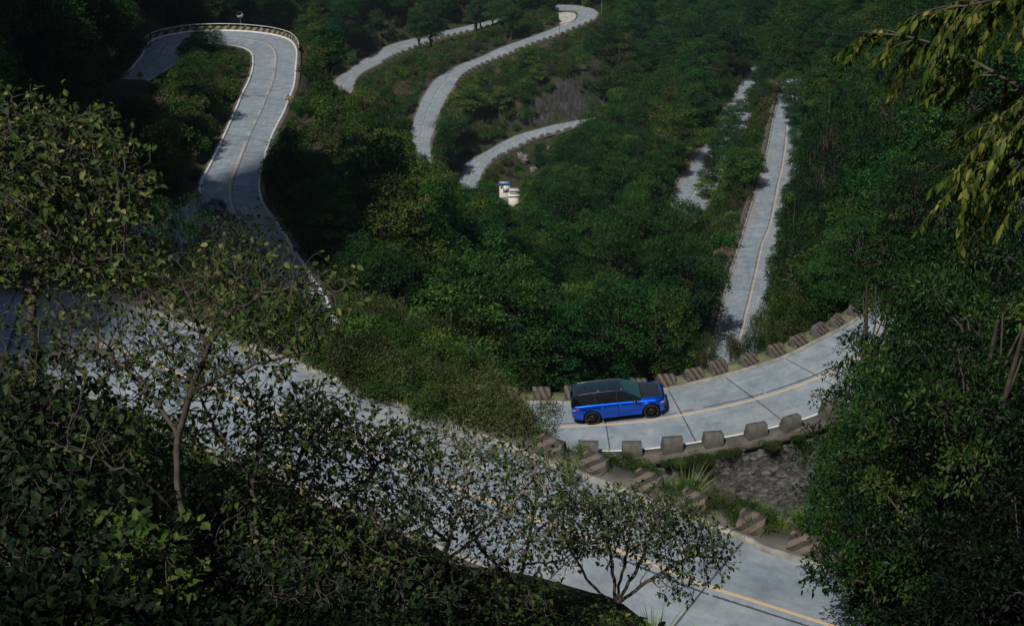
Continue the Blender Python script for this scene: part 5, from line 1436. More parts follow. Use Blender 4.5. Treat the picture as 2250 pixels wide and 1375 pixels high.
def grown_tree(name, label, guides, crowns, leaf, mleaf, seed, npts, step=.16, infl=2.5, kill=.22, tip=.0035, expo=2.35, rmax=.12, per=3, asp=.62, kind='leaf', bark=None, droop=.35, group=None, tipn=3, lj=.35):
    r = np.random.default_rng(seed)
    tot = sum(c[6] if len(c) > 6 else 1.0 for c in crowns)
    pts = np.concatenate([ell(*c[:6], max(8, int(npts * (c[6] if len(c) > 6 else 1.0) / tot)), r) for c in crowns])
    P, par = grow(guides, pts, step, infl, kill, r, iters=130)
    n = len(P)
    load = np.ones(n)
    kids = np.bincount(par[par >= 0], minlength=n)
    for i in range(n - 1, -1, -1):
        if par[i] >= 0: load[par[i]] += load[i] if kids[i] else 1.0
    rad = np.minimum(tip * load ** (1 / expo), rmax)
    e = par >= 0
    base = guides[0][0]
    v, f = segs(P[par[e]] - base, P[e] - base, rad[par[e]], rad[e], 5)
    o = thing(name, label, 'tree', tuple(base), 0, group)
    obj('trunk', np_mesh('trunk', [(v, f, 0)], [bark or m_bark], True), o)
    tips = np.nonzero((load <= tipn) & e)[0]
    idx = np.repeat(tips, per)
    m = len(idx)
    d = unit(P[idx] - P[par[idx]])
    T = d * .55 + rdir(r, m) * .9 - np.array([0, 0, droop])
    Nn = np.array([0, 0, 1.0]) + rdir(r, m) * .75
    L = leaf * r.uniform(1 - lj, 1 + lj, m)
    pos = P[idx] - base + rdir(r, m) * step * .5
    v, f, k = leaf_geo(pos, T, Nn, L, L * asp, kind)
    tn = np.clip(r.normal(.5, .24, m), 0, 1)
    obj('crown', np_mesh('crown', [(v, f, 0)], [mleaf], attrs={'tint': np.repeat(tn, k)}), o)
    return o
M_pale = leaf_mat('leaf_pale_heart', [(0, (.014, .036, .009)), (.5, (.044, .080, .018)), (.8, (.12, .145, .038)), (1, (.24, .22, .09))], hue=.0, val=0, trans=.3)
M_fg = leaf_mat('leaf_foreground', [(0, (.011, .028, .008)), (.5, (.032, .066, .015)), (.82, (.090, .115, .030)), (1, (.18, .165, .065))], hue=.0, val=0, trans=.3)
M_shaded = leaf_mat('leaf_painted_shade_fg', [(0, (.004, .010, .004)), (.6, (.009, .024, .007)), (1, (.036, .055, .016))], hue=.0, val=0, trans=.25)  # darkness of the shaded corners put into the leaf colour
M_lime = leaf_mat('leaf_lime', [(0, (.020, .050, .010)), (.5, (.05, .10, .018)), (1, (.13, .17, .04))], hue=0, val=0, trans=.35)
M_yellow = leaf_mat('leaf_yellow_green', [(0, (.025, .055, .010)), (.45, (.075, .125, .020)), (.8, (.22, .245, .045)), (1, (.42, .38, .10))], hue=0, val=0, trans=.4)
def under(px, py, d, drop=.3):
    p = at(px, py, d); return np.array([p[0], p[1], float(height(p[0], p[1])) - drop])
# big leafy tree on the left
d = 18.0
g1 = [[under(60, 800, d), at(70, 700, d), at(90, 560, d), at(110, 430, d), at(120, 300, d)], [at(90, 560, d), at(200, 470, d - .5), at(280, 400, d - .8)], [at(110, 430, d), at(40, 330, d), at(20, 260, d)], [at(70, 640, d), at(180, 580, d - 1), at(270, 560, d - 1.2)]]
grown_tree('leafy_tree', 'pale-leaved bushy tree at the left edge, reaching above the foreground road', g1,
    [(80, 300, 120, 90, d, 1.3, 1.3), (190, 380, 110, 110, d, 1.3, 1.6), (40, 420, 110, 120, d, 1.5, 1.6), (240, 480, 95, 90, d - .5, 1.0, 1.0), (110, 540, 130, 80, d, 1.4, 1.3), (-60, 380, 90, 160, d, 1.5, .9), (230, 575, 90, 55, d - 1, .8, .6)],
    .09, M_pale, 1, 6000, step=.11, infl=1.2, kill=.125, per=3, asp=.6, rmax=.09, expo=2.7, tip=.003)
# open twiggy tree in front of the road bend on the left
d = 16.0
b = under(430, 1300, d)
g2 = [[b, at(420, 1220, d), at(396, 1150, d), at(390, 1050, d), at(390, 960, d), at(420, 860, d - .2), at(455, 770, d - .4), at(500, 695, d - .6), at(580, 645, d - .9), at(680, 622, d - 1.2)],
      [at(390, 960, d), at(350, 890, d + .2), at(280, 810, d + .4), at(215, 770, d + .6), at(110, 780, d + .8)],
      [at(396, 1150, d), at(350, 1085, d - .3), at(290, 1040, d - .6), at(225, 1015, d - .8), at(150, 985, d - 1)],
      [at(420, 860, d - .2), at(500, 820, d - .8), at(600, 790, d - 1.0), at(700, 770, d - 1.2)],
      [at(455, 770, d), at(430, 690, d + .3), at(400, 620, d + .5)]]
grown_tree('twiggy_tree', 'open twiggy tree with a forked grey trunk and sparse pale leaves', g2,
    [(170, 690, 130, 50, d + .8, .9, .6), (300, 660, 130, 70, d + .4, .9, 1.1), (450, 640, 120, 70, d, .9, 1.1), (600, 620, 110, 60, d - .8, .8, .9), (715, 630, 75, 55, d - 1.2, .6, .5), (520, 590, 130, 60, d - .4, .8, .8), (640, 690, 110, 60, d - 1, .8, .7), (250, 780, 150, 70, d + .4, .9, .9), (430, 760, 100, 90, d - .2, .9, .8), (590, 740, 120, 70, d - .9, .8, .8), (110, 800, 110, 60, d + .6, .8, .25), (200, 960, 90, 60, d - .8, .7, .3)],
    .08, M_pale, 2, 3600, step=.11, infl=1.4, kill=.125, per=2, asp=.58, rmax=.040, tip=.0028, expo=2.75, tipn=2, bark=m_bark)
d = 17.5
g2b = [[under(170, 1230, d), at(175, 1100, d), at(165, 980, d), at(170, 880, d), at(150, 790, d), at(120, 720, d)], [at(170, 880, d), at(240, 820, d), at(320, 780, d), at(400, 745, d)], [at(165, 980, d), at(80, 890, d), at(30, 830, d)]]
grown_tree('twiggy_tree', 'thin twiggy tree between the left edge and the forked trunk, veiling the road', g2b,
    [(100, 740, 110, 60, d, .9, 1), (230, 790, 120, 60, d, .9, 1), (350, 750, 120, 60, d, .9, .9), (40, 840, 80, 70, d, .9, .8), (170, 880, 110, 60, d, .8, .8), (320, 860, 90, 50, d, .8, .6)],
    .07, M_pale, 22, 900, step=.11, infl=1.4, kill=.14, per=2, asp=.58, rmax=.05, tip=.0028, expo=2.75, tipn=2, bark=m_bark)
# tangle of shrubs in the lower middle
d = 19.0
g3 = [[under(640, 1330, d), at(650, 1220, d), at(640, 1100, d), at(660, 1000, d), at(720, 930, d)], [at(650, 1220, d), at(760, 1120, d), at(830, 1020, d), at(900, 960, d)], [at(645, 1160, d), at(560, 1090, d), at(540, 1000, d)]]
grown_tree('dense_shrub', 'dense dark shrub tree in the foreground, covering the middle of the road', g3,
    [(690, 950, 110, 70, d, 1, 1.2), (600, 1060, 110, 100, d, 1, 1.3), (760, 1080, 120, 90, d, 1, 1.3), (850, 980, 90, 60, d, .9, .8), (640, 1200, 160, 90, d - .6, 1, 1.4), (830, 1180, 120, 90, d - .4, 1, 1.0)],
    .075, M_fg, 3, 5000, step=.095, infl=1.1, kill=.11, per=3, asp=.6, rmax=.05, tip=.0026, expo=2.75)
d = 21.0
g4 = [[under(960, 1360, d), at(970, 1240, d), at(1000, 1140, d), at(1030, 1050, d), at(1000, 960, d)], [at(970, 1240, d), at(1080, 1150, d), at(1150, 1080, d), at(1190, 1010, d)], [at(985, 1190, d), at(910, 1120, d), at(870, 1060, d)], [at(965, 1290, d), at(1080, 1250, d), at(1180, 1180, d)]]
grown_tree('thin_leaved_tree', 'fine-twigged small tree right of the dense shrub, road showing through', g4,
    [(960, 980, 90, 60, d, .9, 1), (1060, 1020, 110, 60, d, 1, 1), (1160, 1060, 90, 60, d, .9, .8), (900, 1080, 110, 70, d, 1, 1), (1030, 1130, 120, 70, d, 1, .9), (1150, 1160, 90, 70, d, .8, .7), (930, 1230, 130, 80, d - .3, 1, .9)],
    .075, M_fg, 4, 2800, step=.10, infl=1.2, kill=.125, per=2, asp=.6, rmax=.04, tip=.0028, expo=2.75, bark=m_bark_pale)
d = 25.5
b = under(1352, 1372, d)
g5 = [[b, at(1352, 1330, d), at(1348, 1270, d), at(1340, 1200, d), at(1310, 1130, d)], [at(1352, 1330, d), at(1400, 1250, d), at(1430, 1180, d), at(1450, 1120, d)], [at(1352, 1330, d), at(1430, 1270, d), at(1520, 1220, d), at(1580, 1225, d)], [at(1352, 1335, d), at(1290, 1270, d), at(1250, 1200, d)], [at(1352, 1330, d), at(1375, 1230, d), at(1385, 1140, d)]]
grown_tree('spreading_tree', 'small spreading tree with many bare stems and a dark leafy top', g5,
    [(1290, 1110, 80, 35, d, 1.2, 1), (1390, 1120, 100, 45, d, 1.3, 1.4), (1470, 1150, 90, 45, d, 1.2, 1.2), (1540, 1205, 60, 38, d, .9, .8), (1585, 1235, 22, 22, d, .4, .2), (1340, 1180, 90, 45, d, 1.1, .8), (1440, 1200, 80, 45, d, 1, .7), (1250, 1170, 55, 55, d, .8, .6), (1500, 1280, 50, 35, d, .6, .3)],
    .085, M_fg, 5, 5000, step=.11, infl=1.4, kill=.125, per=3, asp=.55, rmax=.055, tip=.0032, expo=2.7)
d = 18.0
g6 = [[under(560, 1290, d), at(565, 1180, d), at(555, 1060, d), at(570, 960, d), at(560, 880, d)], [at(555, 1060, d), at(480, 960, d), at(440, 870, d)], [at(570, 960, d), at(640, 900, d), at(700, 860, d)]]
grown_tree('wispy_tree', 'wispy thin-stemmed tree right of the forked trunk, partly veiling the road', g6,
    [(430, 840, 110, 70, d, .9, 1), (560, 870, 110, 70, d, .9, 1), (680, 890, 80, 60, d, .9, .6), (500, 950, 110, 60, d, .9, .9), (630, 980, 100, 60, d, .9, .8), (760, 930, 70, 50, d, .8, .3)],
    .095, M_pale, 41, 2300, step=.105, infl=1.3, kill=.125, per=2, asp=.58, rmax=.034, tip=.0026, expo=2.8, tipn=2)
d = 23.0
g7 = [[under(1140, 1400, d), at(1140, 1290, d), at(1160, 1190, d), at(1180, 1090, d), at(1170, 1010, d)], [at(1140, 1290, d), at(1060, 1210, d), at(1010, 1130, d)], [at(1160, 1190, d), at(1230, 1120, d), at(1270, 1080, d)], [at(1150, 1240, d), at(1230, 1230, d), at(1290, 1200, d)]]
grown_tree('wispy_tree', 'wispy fine-leaved tree left of the spreading tree, reaching the striped blocks', g7,
    [(1110, 1000, 90, 50, d, .9, .9), (1210, 1040, 70, 45, d, .9, .7), (1160, 1110, 110, 60, d, .9, 1), (1060, 1150, 110, 60, d, .9, .9), (1240, 1190, 80, 60, d, .9, .6), (1120, 1230, 120, 60, d, .9, .9), (960, 1060, 100, 60, d, .9, .7)],
    .08, M_fg, 42, 2400, step=.105, infl=1.3, kill=.12, per=2, asp=.58, rmax=.034, tip=.0026, expo=2.8, tipn=2)
# thicket in the bottom left corner and along the bottom; shade put into most leaf colours
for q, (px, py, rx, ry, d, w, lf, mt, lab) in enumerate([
    (70, 980, 150, 150, 17.0, 1500, .12, M_shaded, 'dark shady tree low at the left edge, beside the forked grey trunk'),
    (120, 1210, 190, 140, 15.5, 1700, .13, M_shaded, 'almost black broad-leaved shrub filling the bottom left corner'),
    (300, 1220, 120, 90, 15.0, 380, .11, M_lime, 'shrub with large lime-tinged leaves at the foot of the forked trunk'),
    (330, 980, 90, 70, 20.0, 700, .10, M_lime, 'bright leaved sapling behind the forked grey trunk'),
    (560, 1310, 150, 70, 17.0, 700, .10, M_shaded, 'leafy shrub at the bottom edge, right of the forked trunk'),
    (820, 1320, 160, 65, 18.0, 700, .09, M_shaded, 'low tangled shrub at the bottom edge below the dense shrub tree'),
    (1080, 1330, 120, 60, 21.0, 800, .085, M_fg, 'low dark shrub at the bottom edge, left of the spreading tree'),
    (1300, 1375, 90, 35, 24.0, 420, .085, M_lime, 'low bright shrub hugging the foot of the spreading tree'),
    (530, 545, 70, 55, 60.0, 900, .20, M_shaded, 'dark rounded tree in front of the lower hairpin leg')]):
    if py > 600:
        bs = under(px, min(py + ry * 1.4, 1500), d)
    else:
        bs = under(px, py + 130, d)
    g = [[bs, at(px, py + ry * .6, d), at(px + rx * .1, py, d)], [at(px, py + ry * .6, d), at(px - rx * .5, py, d)], [at(px, py + ry * .6, d), at(px + rx * .55, py + ry * .1, d)]]
    sc_ = d / 18
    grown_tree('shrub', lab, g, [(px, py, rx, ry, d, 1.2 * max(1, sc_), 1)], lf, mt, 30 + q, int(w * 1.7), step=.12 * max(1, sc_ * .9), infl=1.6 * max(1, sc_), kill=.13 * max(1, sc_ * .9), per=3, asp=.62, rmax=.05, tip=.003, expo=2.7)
# hanging branches at the top right, close to the camera
def spray(seed, path, d0, d1, twigs, label, leaf=.085, seg=.011, dens=1.5):
    r = np.random.default_rng(seed)
    ds = np.linspace(d0, d1, len(path))
    main, _ = spline([at(px, py, dd) for (px, py), dd in zip(path, ds)], .06)
    base = main[0]
    parts = [(*tubes(main - base, np.linspace(.022, .004, len(main)), 6), 0)]
    lp, lt = [], []
    for t in range(twigs):
        i = int(len(main) * r.uniform(.05, .98))
        a = unit(main[min(i + 1, len(main) - 1)] - main[max(i - 1, 0)])
        dirn = unit(a * .8 + np.array([0, 0, -.35]) + rdir(r, 1)[0] * .75)
        L = r.uniform(.18, .50)
        n = 9; tt = np.linspace(0, 1, n)[:, None]
        tw = main[i] + dirn * L * tt + np.array([0, 0, -.35 * L]) * tt ** 2
        parts.append((*tubes(tw - base, np.linspace(.007, .002, n), 4), 0))
        for q in range(int(L / seg * dens)):
            u_ = r.uniform(.1, 1); p = np.array([np.interp(u_, tt[:, 0], tw[:, c]) for c in range(3)])
            lp.append(p - base); lt.append(dirn * .35 + np.array([0, 0, -1.0]) + rdir(r, 1)[0] * .62)
    lp, lt = np.array(lp), np.array(lt); m = len(lp)
    L = leaf * r.uniform(.45, 1.2, m)
    v, f, k = leaf_geo(lp, lt, unit(np.array([-.3, -.6, .5]) + rdir(r, m) * .8), L, L * .36, 'leaf', cup=.16, droop=.25)
    o = obj('branch', np_mesh('branch', parts, [m_bark], True), over)
    o.location = base - over_base
    o['label'] = label
    obj('leaves', np_mesh('leaves', [(v, f, 0)], [M_yellow], attrs={'tint': np.repeat(np.clip(r.normal(.45, .27, m), 0, 1), k)}), o)
    return base
over_base = np.array([7.6, 6.4, float(height(7.6, 6.4)) - .3])
over = thing('overhanging_tree', 'tree at the right edge whose yellow-green leafy branches hang in from the top corner', 'tree', tuple(over_base))
tips_ = []
tips_.append(spray(1, [(2420, 260), (2240, 190), (2120, 125), (2010, 85), (1890, 70)], 9.5, 10.2, 44, 'longest yellow-green branch', dens=1.1))
tips_.append(spray(2, [(2400, -60), (2260, -20), (2150, 8), (2040, 30)], 8.5, 9.5, 30, 'upper branch along the top edge'))
tips_.append(spray(3, [(2420, 330), (2300, 330), (2210, 345), (2130, 375)], 8.8, 9.4, 28, 'lowest branch'))
tips_.append(spray(4, [(2420, 140), (2330, 190), (2250, 235), (2180, 270)], 8.6, 9.0, 20, 'short middle branch'))
tr_top = over_base + np.array([-.3, .5, 0]) + np.array([0, 0, max(t[2] for t in tips_) - over_base[2] - .6])
tq = [(*tubes(np.array([np.zeros(3), (tr_top - over_base) * .5 + (.12, -.08, 0), tr_top - over_base]), np.array([.16, .13, .09]), 8), 0)]
for t_ in tips_:
    a_ = over_base + (tr_top - over_base) * .85
    mid_ = (a_ + t_) / 2 + np.array([.15, -.1, .35])
    lb, _ = spline([a_ - over_base, mid_ - over_base, t_ - over_base], .2)
    tq.append((*tubes(lb, np.linspace(.06, .022, len(lb)), 6), 0))
obj('trunk', np_mesh('trunk', tq, [m_bark], True), over)
oc = obj('crown', PROTO['near_tree1'].crown, over)
oc.location = tr_top - over_base + np.array([.6, -.5, -3.4]); oc.scale = (.55, .55, .5)
# the shaded wood on the right, between the near road and the bend
RIGHT = [(2060, 760, 34, 1.0), (2190, 900, 30, 1.0), (1990, 930, 38, .9), (1930, 1050, 36, .8), (2120, 1080, 30, .9), (2230, 1180, 25, .8), (2080, 1230, 27, .7), (1960, 1180, 33, .65), (2210, 700, 36, 1.0), (1960, 800, 46, .9), (1895, 920, 48, .8),
         (2000, 640, 60, 1.1), (2130, 540, 56, 1.1), (2240, 450, 52, 1.1), (1930, 560, 82, 1.2), (2040, 430, 80, 1.2), (2180, 300, 80, 1.2), (1840, 560, 100, 1.1), (1950, 330, 110, 1.25), (2080, 180, 105, 1.25), (1800, 400, 130, 1.1), (1990, 40, 150, 1.2), (1840, 240, 150, 1.2), (1780, 600, 96, .7), (2240, 60, 110, 1.2), (1760, 470, 125, .8), (1755, 320, 160, 1.0), (2230, 1310, 24, .7), (2060, 1330, 26, .55), (1980, 1290, 29, .45)]
SIZES = {0: 'a tall', 1: 'a broad', 2: 'a leaning'}
XB = [(0, 1690), (150, 1690), (230, 1722), (350, 1735), (420, 1720), (470, 1702), (560, 1695), (640, 1680), (700, 1795), (760, 1850), (850, 1825), (950, 1805), (1050, 1830), (1110, 1800), (1180, 1810), (1240, 1890), (1290, 1950), (1375, 1980)]
for q, (px, py, d, s) in enumerate(RIGHT):
    k = 'near_tree%d' % (q % 3) if py < 1000 else 'near_shaded'  # bottom trees take the leaves with painted shade
    p = PROTO[k]
    rp_ = p.R * s * FPX / d
    px += 90 if py > 1000 else 0
    px = max(px, max(np.interp(py + e * rp_, [a for a, b in XB], [b for a, b in XB]) + rp_ * ((1.45 if py > 1000 else .95) - .55 * abs(e)) for e in (-.8, -.4, 0, .4, .8)))
    c = at(px, py, d)
    gz_ = float(height(c[0], c[1]))
    top = c[2] + p.R * s * .55
    Hs = (top - gz_) / p.H
    Hs = max(s * .55, min(Hs, s * 2.2))
    o = thing('broadleaf_tree', '', 'tree', (c[0], c[1], top - p.H * Hs), random.uniform(0, 6.28), 'shaded trees on the right-hand slope')
    o.scale = (s * 1.05, s * 1.05, Hs)
    ctxt = ('beside the hanging branches at the top right' if py < 330 and px > 1900 else 'on the slope right of the straight road' if px < 1860 else 'above the far end of the bend' if py < 720 else 'between the bend and the foreground road' if py < 1000 else 'in the dark bottom right corner')
    o['label'] = 'glossy-leaved tree ' + ctxt
    o['group'] = 'shaded trees ' + ctxt
    obj('trunk', p.trunk, o); obj('crown', p.crown, o)
# bushes on the far side of the bend
r_ = np.random.default_rng(77)
n_b = 0
for q in range(110):
    i = int(np.argmin(np.abs(lm.v - np.interp(q ** 1.15, [0, 109 ** 1.15], [lm.v_at(-15, 84), lm.v_at(19, 68.5)]))))
    off = r_.uniform(1.6, 4.6 if q > 60 else 8.0)
    p = lm.A[i] + lm.oA[i] * off
    px, py, d = project(np.array([p[0], p[1], height(p[0], p[1]) + 1.0]))
    k = 'near_bush%d' % r_.integers(0, 3)
    s = r_.uniform(.6, 1.0) * (1.5 if px < 1080 else .95 if px < 1240 else .7)
    zz = float(height(p[0], p[1]))
    if not clear(np.array([p[0]]), np.array([p[1]]), np.array([zz]), np.array([PROTO[k].R * s]), np.array([PROTO[k].H * s]), np.array([0.]), tol=.22)[0]: continue
    w_ = 'left of the car, behind the blocks' if px < 1240 else 'right behind the car' if px < 1460 else 'ahead of the car, below the straight road'
    kd_ = 'olive' if k[-1] != '1' else 'green'
    o = thing('bush', f'leafy {kd_} bush {w_}', 'bush', (p[0], p[1], zz - .1), r_.uniform(0, 6.28), f'{kd_} bushes {w_}')
    o.scale = (s, s, s * r_.uniform(.9, 1.3))
    pr = PROTO[k]; obj('stems', pr.trunk, o); obj('foliage', pr.crown, o)
# tufts of tall grass between the blocks and the wall
TG = [Proto('tall_grass%d' % i, [], tuft(300 + i, 90, 1.35, .5, .035, .9), G['grass']) for i in range(3)]
for q, (px, py, d, s, lab) in enumerate([(1510, 1075, 53, 1.75, 'tall bright grass tuft at the foot of the stone wall, biggest of all'), (1245, 1000, 46, .95, 'bright grass tuft beside the uppermost clear striped block'), (1360, 1030, 50, .9, 'grass tuft behind the striped block left of the biggest tuft'), (1570, 1118, 52, .75, 'grass tuft right below the biggest tuft, between two striped blocks'), (1635, 1112, 54, .8, 'grass tuft under the middle of the stone wall'), (1690, 1145, 50, .8, 'grass tuft at the right end of the stone wall'), (1420, 1045, 56, .7, 'small grass tuft under the bare blocks'), (1330, 985, 58, .8, 'grass tuft on the near edge of the bend, left of the bare blocks'), (1275, 965, 58, .8, 'thin grass tuft overlapping the road below the car'), (1180, 945, 56, .9, 'grass tuft at the hidden corner left of the car'), (1930, 1240, 38, 1.2, 'long dark grass tuft in the shade by the foreground kerb'), (1440, 1372, 24, .9, 'fan of long leaves at the bottom edge under the spreading tree')]):
    c = at(px, py, d)
    z = float(height(c[0], c[1]))
    o = thing('grass_tuft', lab, 'grass tuft', (c[0], c[1], max(z, c[2] - 1.0)), q * 1.1)
    o.scale = (s, s, s)
    obj('blades', TG[q % 3].crown, o)

# pale rock outcrops under the lowest switchback leg
def outcrop(px, py, d, sx, sy, sz, seed, label):
    bm = bmesh.new(); bmesh.ops.create_icosphere(bm, subdivisions=4, radius=1.0)
    r = np.random.default_rng(seed); ph = r.uniform(0, 6, 9)
    for v in bm.verts:
        c = v.co
        k = 1 + .22 * math.sin(3 * c.x + ph[0]) * math.sin(4 * c.z + ph[1]) + .13 * math.sin(9 * c.x + ph[2] + 3 * c.z) + .08 * math.sin(17 * c.z + ph[3] + 5 * c.x) + .06 * abs(math.sin(13 * c.x + 11 * c.y + ph[4]))
        v.co = Vector((c.x * sx * k, c.y * sy * k, c.z * sz * k))
    me = bpy.data.meshes.new('rock_outcrop'); bm.to_mesh(me); bm.free(); me.materials.append(m_rock)
    c = at(px, py, d)
    o = obj('rock_outcrop', me); o.location = c; o.rotation_euler = (.25, r.uniform(-.3, .3), r.uniform(-.4, .4))
    return tag(o, label, 'rock')
m_rock = plain('pale_limestone', (0.20, 0.19, 0.172), 0.9, var=0.5, scale=0.9)
def hit(px, py):
    """depth at which the view through a spot meets the ground"""
    ds = np.linspace(20, 700, 2400); Pp = ray(px, py)[None] * ds[:, None]
    k = np.nonzero(Pp[:, 2] < height(Pp[:, 0], Pp[:, 1]))[0]
    return float(ds[k[0]]) if len(k) else 400.0
for q, (px, py, sx, sy, sz, lab) in enumerate([(1150, 352, 1.3, .9, 2.4, 'pale rock outcrop just under the lowest switchback leg'), (1172, 378, 1.1, .8, 1.7, 'lower pale rock outcrop above the white hut'), (1210, 335, 2.2, 1.0, 1.6, 'broad pale rock outcrop under the row of dark blocks'), (1192, 365, .9, .7, 1.8, 'small pale rock outcrop between the other two outcrops')]):
    outcrop(px, py, hit(px, py), sx, sy, sz, q + 3, lab)

# trees leaning over the right side of the straight road and of the lower road
def edge_tree(px, py, d, R, kind, label, group, i):
    p = PROTO[kind]; s = R / p.R
    rp_ = R * FPX / d
    c = at(px + rp_ * .72, py, d)
    z = float(height(c[0], c[1]))
    Hs = max(s * .6, min((c[2] + R * .6 - z) / p.H, s * 1.9))
    o = thing('leaning_tree', label, 'tree', (c[0], c[1], z - .15), i * 2.1, group); o.scale = (s, s, Hs)
    obj('trunk', p.trunk, o); obj('crown', p.crown, o)
for q, (px, py, R, k) in enumerate([(1684, 655, 2.2, 'rounded0'), (1700, 610, 1.8, 'forest1'), (1694, 560, 2.0, 'light0'), (1708, 520, 1.8, 'rounded1'), (1706, 480, 2.0, 'forest2'), (1719, 430, 2.0, 'forest0'), (1738, 385, 2.2, 'rounded0'), (1740, 340, 2.4, 'forest3'), (1736, 300, 2.6, 'rounded1'), (1730, 262, 2.6, 'forest1'), (1722, 228, 3.0, 'forest0'), (1712, 190, 3.6, 'rounded0'), (1690, 150, 4, 'forest2')]):
    edge_tree(px, py, hit(min(px, 1715), py + 14) - 2.5, R, k, 'tree leaning over the right side of the straight road', 'trees leaning over the straight road', q)
for q, (px, py, R, k) in enumerate([(1528, 420, 2.2, 'light1'), (1538, 385, 2.3, 'rounded1'), (1546, 355, 2.2, 'forest1'), (1556, 325, 2.6, 'forest2'), (1545, 300, 2.6, 'rounded0'), (1578, 285, 2.6, 'forest0'), (1590, 258, 2.6, 'forest3'), (1622, 232, 2.6, 'rounded1'), (1640, 212, 2.6, 'forest1'), (1652, 180, 3.0, 'forest2'), (1662, 150, 3.2, 'forest0')]):
    edge_tree(px, py, hit(px, py + 10) - 3, R, k, 'tree standing over the right side of the lower road', 'trees over the lower road', q)
# dark trees before the lower hairpin leg and the lay-by
for q, (px, py, d, R, lab) in enumerate([(488, 512, 92, 2.7, 'dark round tree just below the lower bend of the hairpin leg'), (395, 500, 80, 2.6, 'dark tree in front of the lay-by, left of the round one'), (570, 605, 78, 1.8, 'dark tree hiding the middle of the lower hairpin leg'), (470, 620, 68, 2.2, 'dark tree between the lay-by and the foreground road'), (345, 600, 62, 2.2, 'dark tree above the striped blocks at the upper end of the foreground road'), (640, 700, 66, 1.8, 'small dark tree at the foot of the hairpin leg')]):
    p = PROTO[('near_shaded', 'near_tree0')[q % 2]]; s = R / p.R
    c = at(px, py, d); z = float(height(c[0], c[1])); Hs = max(s * .5, min((c[2] + R * .7 - z) / p.H, s * 2))
    o = thing('dark_tree', lab, 'tree', (c[0], c[1], c[2] + R * .7 - p.H * Hs), q * 1.7); o.scale = (s, s, Hs)
    obj('trunk', p.trunk, o); obj('crown', p.crown, o)
# weeds along the ledge of the foreground road and over the top of the wall
wd_ = np.random.default_rng(5)
for q in range(95):
    i = int(np.argmin(np.abs(rn.v - wd_.uniform(rn.v_at(6, 34), rn.v_at(-15, 48)))))
    pz = rn.A[i] + rn.oA[i] * wd_.uniform(.35, 1.9)
    tall = wd_.random() < .45
    if tall: pr, nm, cat = TG[q % 3], 'grass_tuft', 'grass tuft'
    else: pr, nm, cat = PROTO['near_bush%d' % (q % 3)], 'weed', 'weed'
    s = wd_.uniform(.45, .8) if tall else wd_.uniform(.22, .42)
    if rn.v[i] > rn.v_at(-2, 39): s *= 1.75
    o = thing(nm, 'wild ' + ('grass tuft' if tall else 'leafy weed') + ' growing behind the striped blocks of the foreground road', cat, (pz[0], pz[1], float(height(pz[0], pz[1])) - .05), q * 1.3, ('grass tufts' if tall else 'weeds') + ' behind the foreground blocks')
    o.scale = (s,) * 3
    if tall: obj('blades', pr.crown, o)
    else: obj('stems', pr.trunk, o); obj('foliage', pr.crown, o)
for q in range(22):
    i = int(np.argmin(np.abs(lm.v - wd_.uniform(lm.v_at(5.5, 61), lm.v_at(20, 66)))))
    pz = lm.B[i] + lm.oB[i] * 1.0
    s = wd_.uniform(.14, .34)
    o = thing('weed', 'low creeping weed hanging over the top of the stone wall', 'weed', (pz[0], pz[1], pz[2] - .12 - s * .9), q * 1.3, 'weeds over the stone wall'); o.scale = (s * 1.7, s * 1.3, s * .8)
    pr = PROTO[('thicket1', 'thicket0', 'near_bush0')[q % 3]]; obj('stems', pr.trunk, o); obj('foliage', pr.crown, o)
for q in range(14):
    px, py = wd_.uniform(1560, 1800), wd_.uniform(1105, 1150)
    c = at(px, py, 55.0); s = wd_.uniform(.4, .8)
    o = thing('grass_tuft', 'grass tuft along the foot of the stone wall', 'grass tuft', (c[0], c[1], max(float(height(c[0], c[1])), c[2] - .4)), q * 1.9, 'grass tufts at the wall foot'); o.scale = (s,) * 3
    obj('blades', TG[q % 3].crown, o)

# olive bushes in the dip between the foreground road and the bend
gb = np.random.default_rng(91)
for q in range(44):
    t = gb.random()
    px = 700 + t * 480; py = np.interp(px, [700, 800, 900, 1000, 1100, 1180], [735, 795, 850, 905, 950, 985]) + gb.uniform(-26, 10)
    d = gb.uniform(52, 60)
    c = at(px, py, d); z = float(height(c[0], c[1]))
    kq = int(gb.integers(0, 3)); pr = PROTO['near_bush%d' % kq]
    s = gb.uniform(.55, .9) * np.interp(px, [700, 1050, 1180], [1.15, 1.0, .55])
    o = thing('bush', ('green' if kq == 1 else 'olive') + ' bush in the dip between the foreground road and the bend', 'bush', (c[0], c[1], max(z - .3, c[2] - pr.H * s * .8)), q * 2.2, ('green' if kq == 1 else 'olive') + ' bushes in the dip')
    o.scale = (s, s, s * gb.uniform(.95, 1.25))
    obj('stems', pr.trunk, o); obj('foliage', pr.crown, o)

for q, (px, py, d, R, k, lab) in enumerate([(455, 118, 192, 3.0, 'rounded0', 'dark round tree at the tip of the spur inside the hairpin'), (425, 150, 186, 2.2, 'forest1', 'dark tree beside the round one on the spur inside the hairpin'), (490, 150, 186, 1.8, 'bush_olive0', 'olive bush on the spur inside the hairpin')]):
    p = PROTO[k]; s = R / p.R
    c = at(px, py, d); z = float(height(c[0], c[1]))
    o = thing('round_tree' if q < 2 else 'bush', lab, 'tree' if q < 2 else 'bush', (c[0], c[1], z - .2), q * 1.7); o.scale = (s, s, max(.6 * s, min(1.6 * s, (c[2] + R - z) / p.H)))
    obj('trunk', p.trunk, o); obj('crown', p.crown, o)

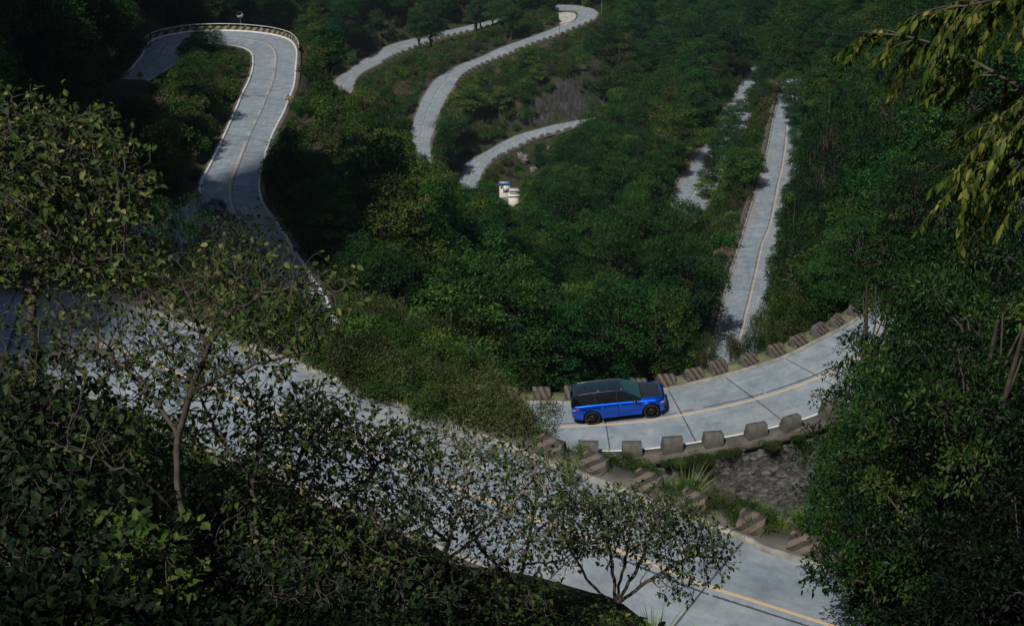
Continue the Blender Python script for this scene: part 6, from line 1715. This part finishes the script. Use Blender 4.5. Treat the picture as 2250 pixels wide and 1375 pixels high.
# single trees that stand out of the slopes by their colour
for q, (px, py, rp, k, nm, lab) in enumerate([
    (1465, 285, 26, 'feather0', 'yellowish_tree', 'yellow-green creeper-hung tree in the wood left of the lower road'),
    (1035, 222, 46, 'light0', 'spreading_tree', 'bright spreading tree on the bank right of the middle switchback leg'),
    (990, 278, 44, 'feather1', 'yellowish_tree', 'yellow-olive tree on the bank above the lowest switchback leg'),
    (808, 256, 62, 'twiggy', 'dry_tree', 'broad brown leafless tree on the bushy slope below the farthest leg'),
    (690, 345, 40, 'twiggy', 'dry_tree', 'small brown leafless tree on the dark slope right of the near hairpin'),
    (1580, 455, 42, 'feather1', 'yellowish_bush', 'yellow-leaved bush at the visible foot of the lower road'),
    (1650, 352, 34, 'light1', 'bright_tree', 'bright green tree between the lower road and the straight road'),
    (1160, 128, 32, 'light1', 'bright_tree', 'bright tree poking above the dark blocks of the middle leg'),
    (870, 335, 44, 'light0', 'bright_tree', 'bright green tree on the slope left of the middle leg'),
    (1345, 640, 62, 'light1', 'bright_tree', 'sunlit light green tree standing out in the middle valley wood'),
    (1130, 705, 50, 'feather1', 'tiered_tree', 'tiered yellowish tree at the edge of the valley wood behind the car')]):
    p = PROTO[k]; d = hit(px, py + rp * .9) - 1.5
    R = rp * d / FPX; s = R / p.R
    c = at(px, py, d); z = float(height(c[0], c[1]))
    Hs = max(.6 * s, min(1.7 * s, (c[2] + R * .8 - z) / p.H))
    o = thing(nm, lab, 'tree' if 'bush' not in nm else 'bush', (c[0], c[1], z - .2), q * 1.3); o.scale = (s, s, Hs)
    obj('trunk', p.trunk, o); obj('crown', p.crown, o)

# bushes hiding the foot of the straight road
for q, (px, py, d, R) in enumerate([(1672, 722, 88, 1.0), (1700, 690, 92, 1.5), (1735, 715, 86, 1.3), (1725, 655, 100, 1.6), (1765, 690, 88, 1.3), (1610, 752, 84, .8), (1560, 760, 84, .8), (1655, 748, 82, .7), (1700, 735, 82, .7)]):
    kq = (0, 1, 2)[q % 3]; p = PROTO['near_bush%d' % kq]; s = R / p.R
    c = at(px, py, d); z = float(height(c[0], c[1])); Hs = max(s, min(2.6 * s, (c[2] + R * .8 - z) / p.H))
    o = thing('bush', ('green' if kq == 1 else 'olive') + ' bush hiding the lower end of the straight road', 'bush', (c[0], c[1], c[2] + R * .8 - p.H * Hs), q * 1.9, ('green' if kq == 1 else 'olive') + ' bushes at the lower end of the straight road'); o.scale = (s, s, Hs)
    obj('stems', p.trunk, o); obj('foliage', p.crown, o)

# ------------------------------------------------------------------ air
hz, n, l = mat('valley_haze')
for q in list(n):
    if q.type == 'BSDF_PRINCIPLED': n.remove(q)
pv = N(n, 'ShaderNodeVolumePrincipled')
pv.inputs['Color'].default_value = (0.62, 0.84, 1.0, 1); pv.inputs['Density'].default_value = 0.00010; pv.inputs['Anisotropy'].default_value = 0.25
l.new(pv.outputs[0], n['Material Output'].inputs['Volume'])
zt = float(max(GZ.max() + 26, 60)); zb = float(GZ.min() - 2)
bxm = MB().box((0, 480, (zt + zb) / 2), (1400, 1080, zt - zb))
tag(obj('haze', bxm.mesh('haze', hz)), 'thin bluish air filling the valley', None, None, 'stuff')
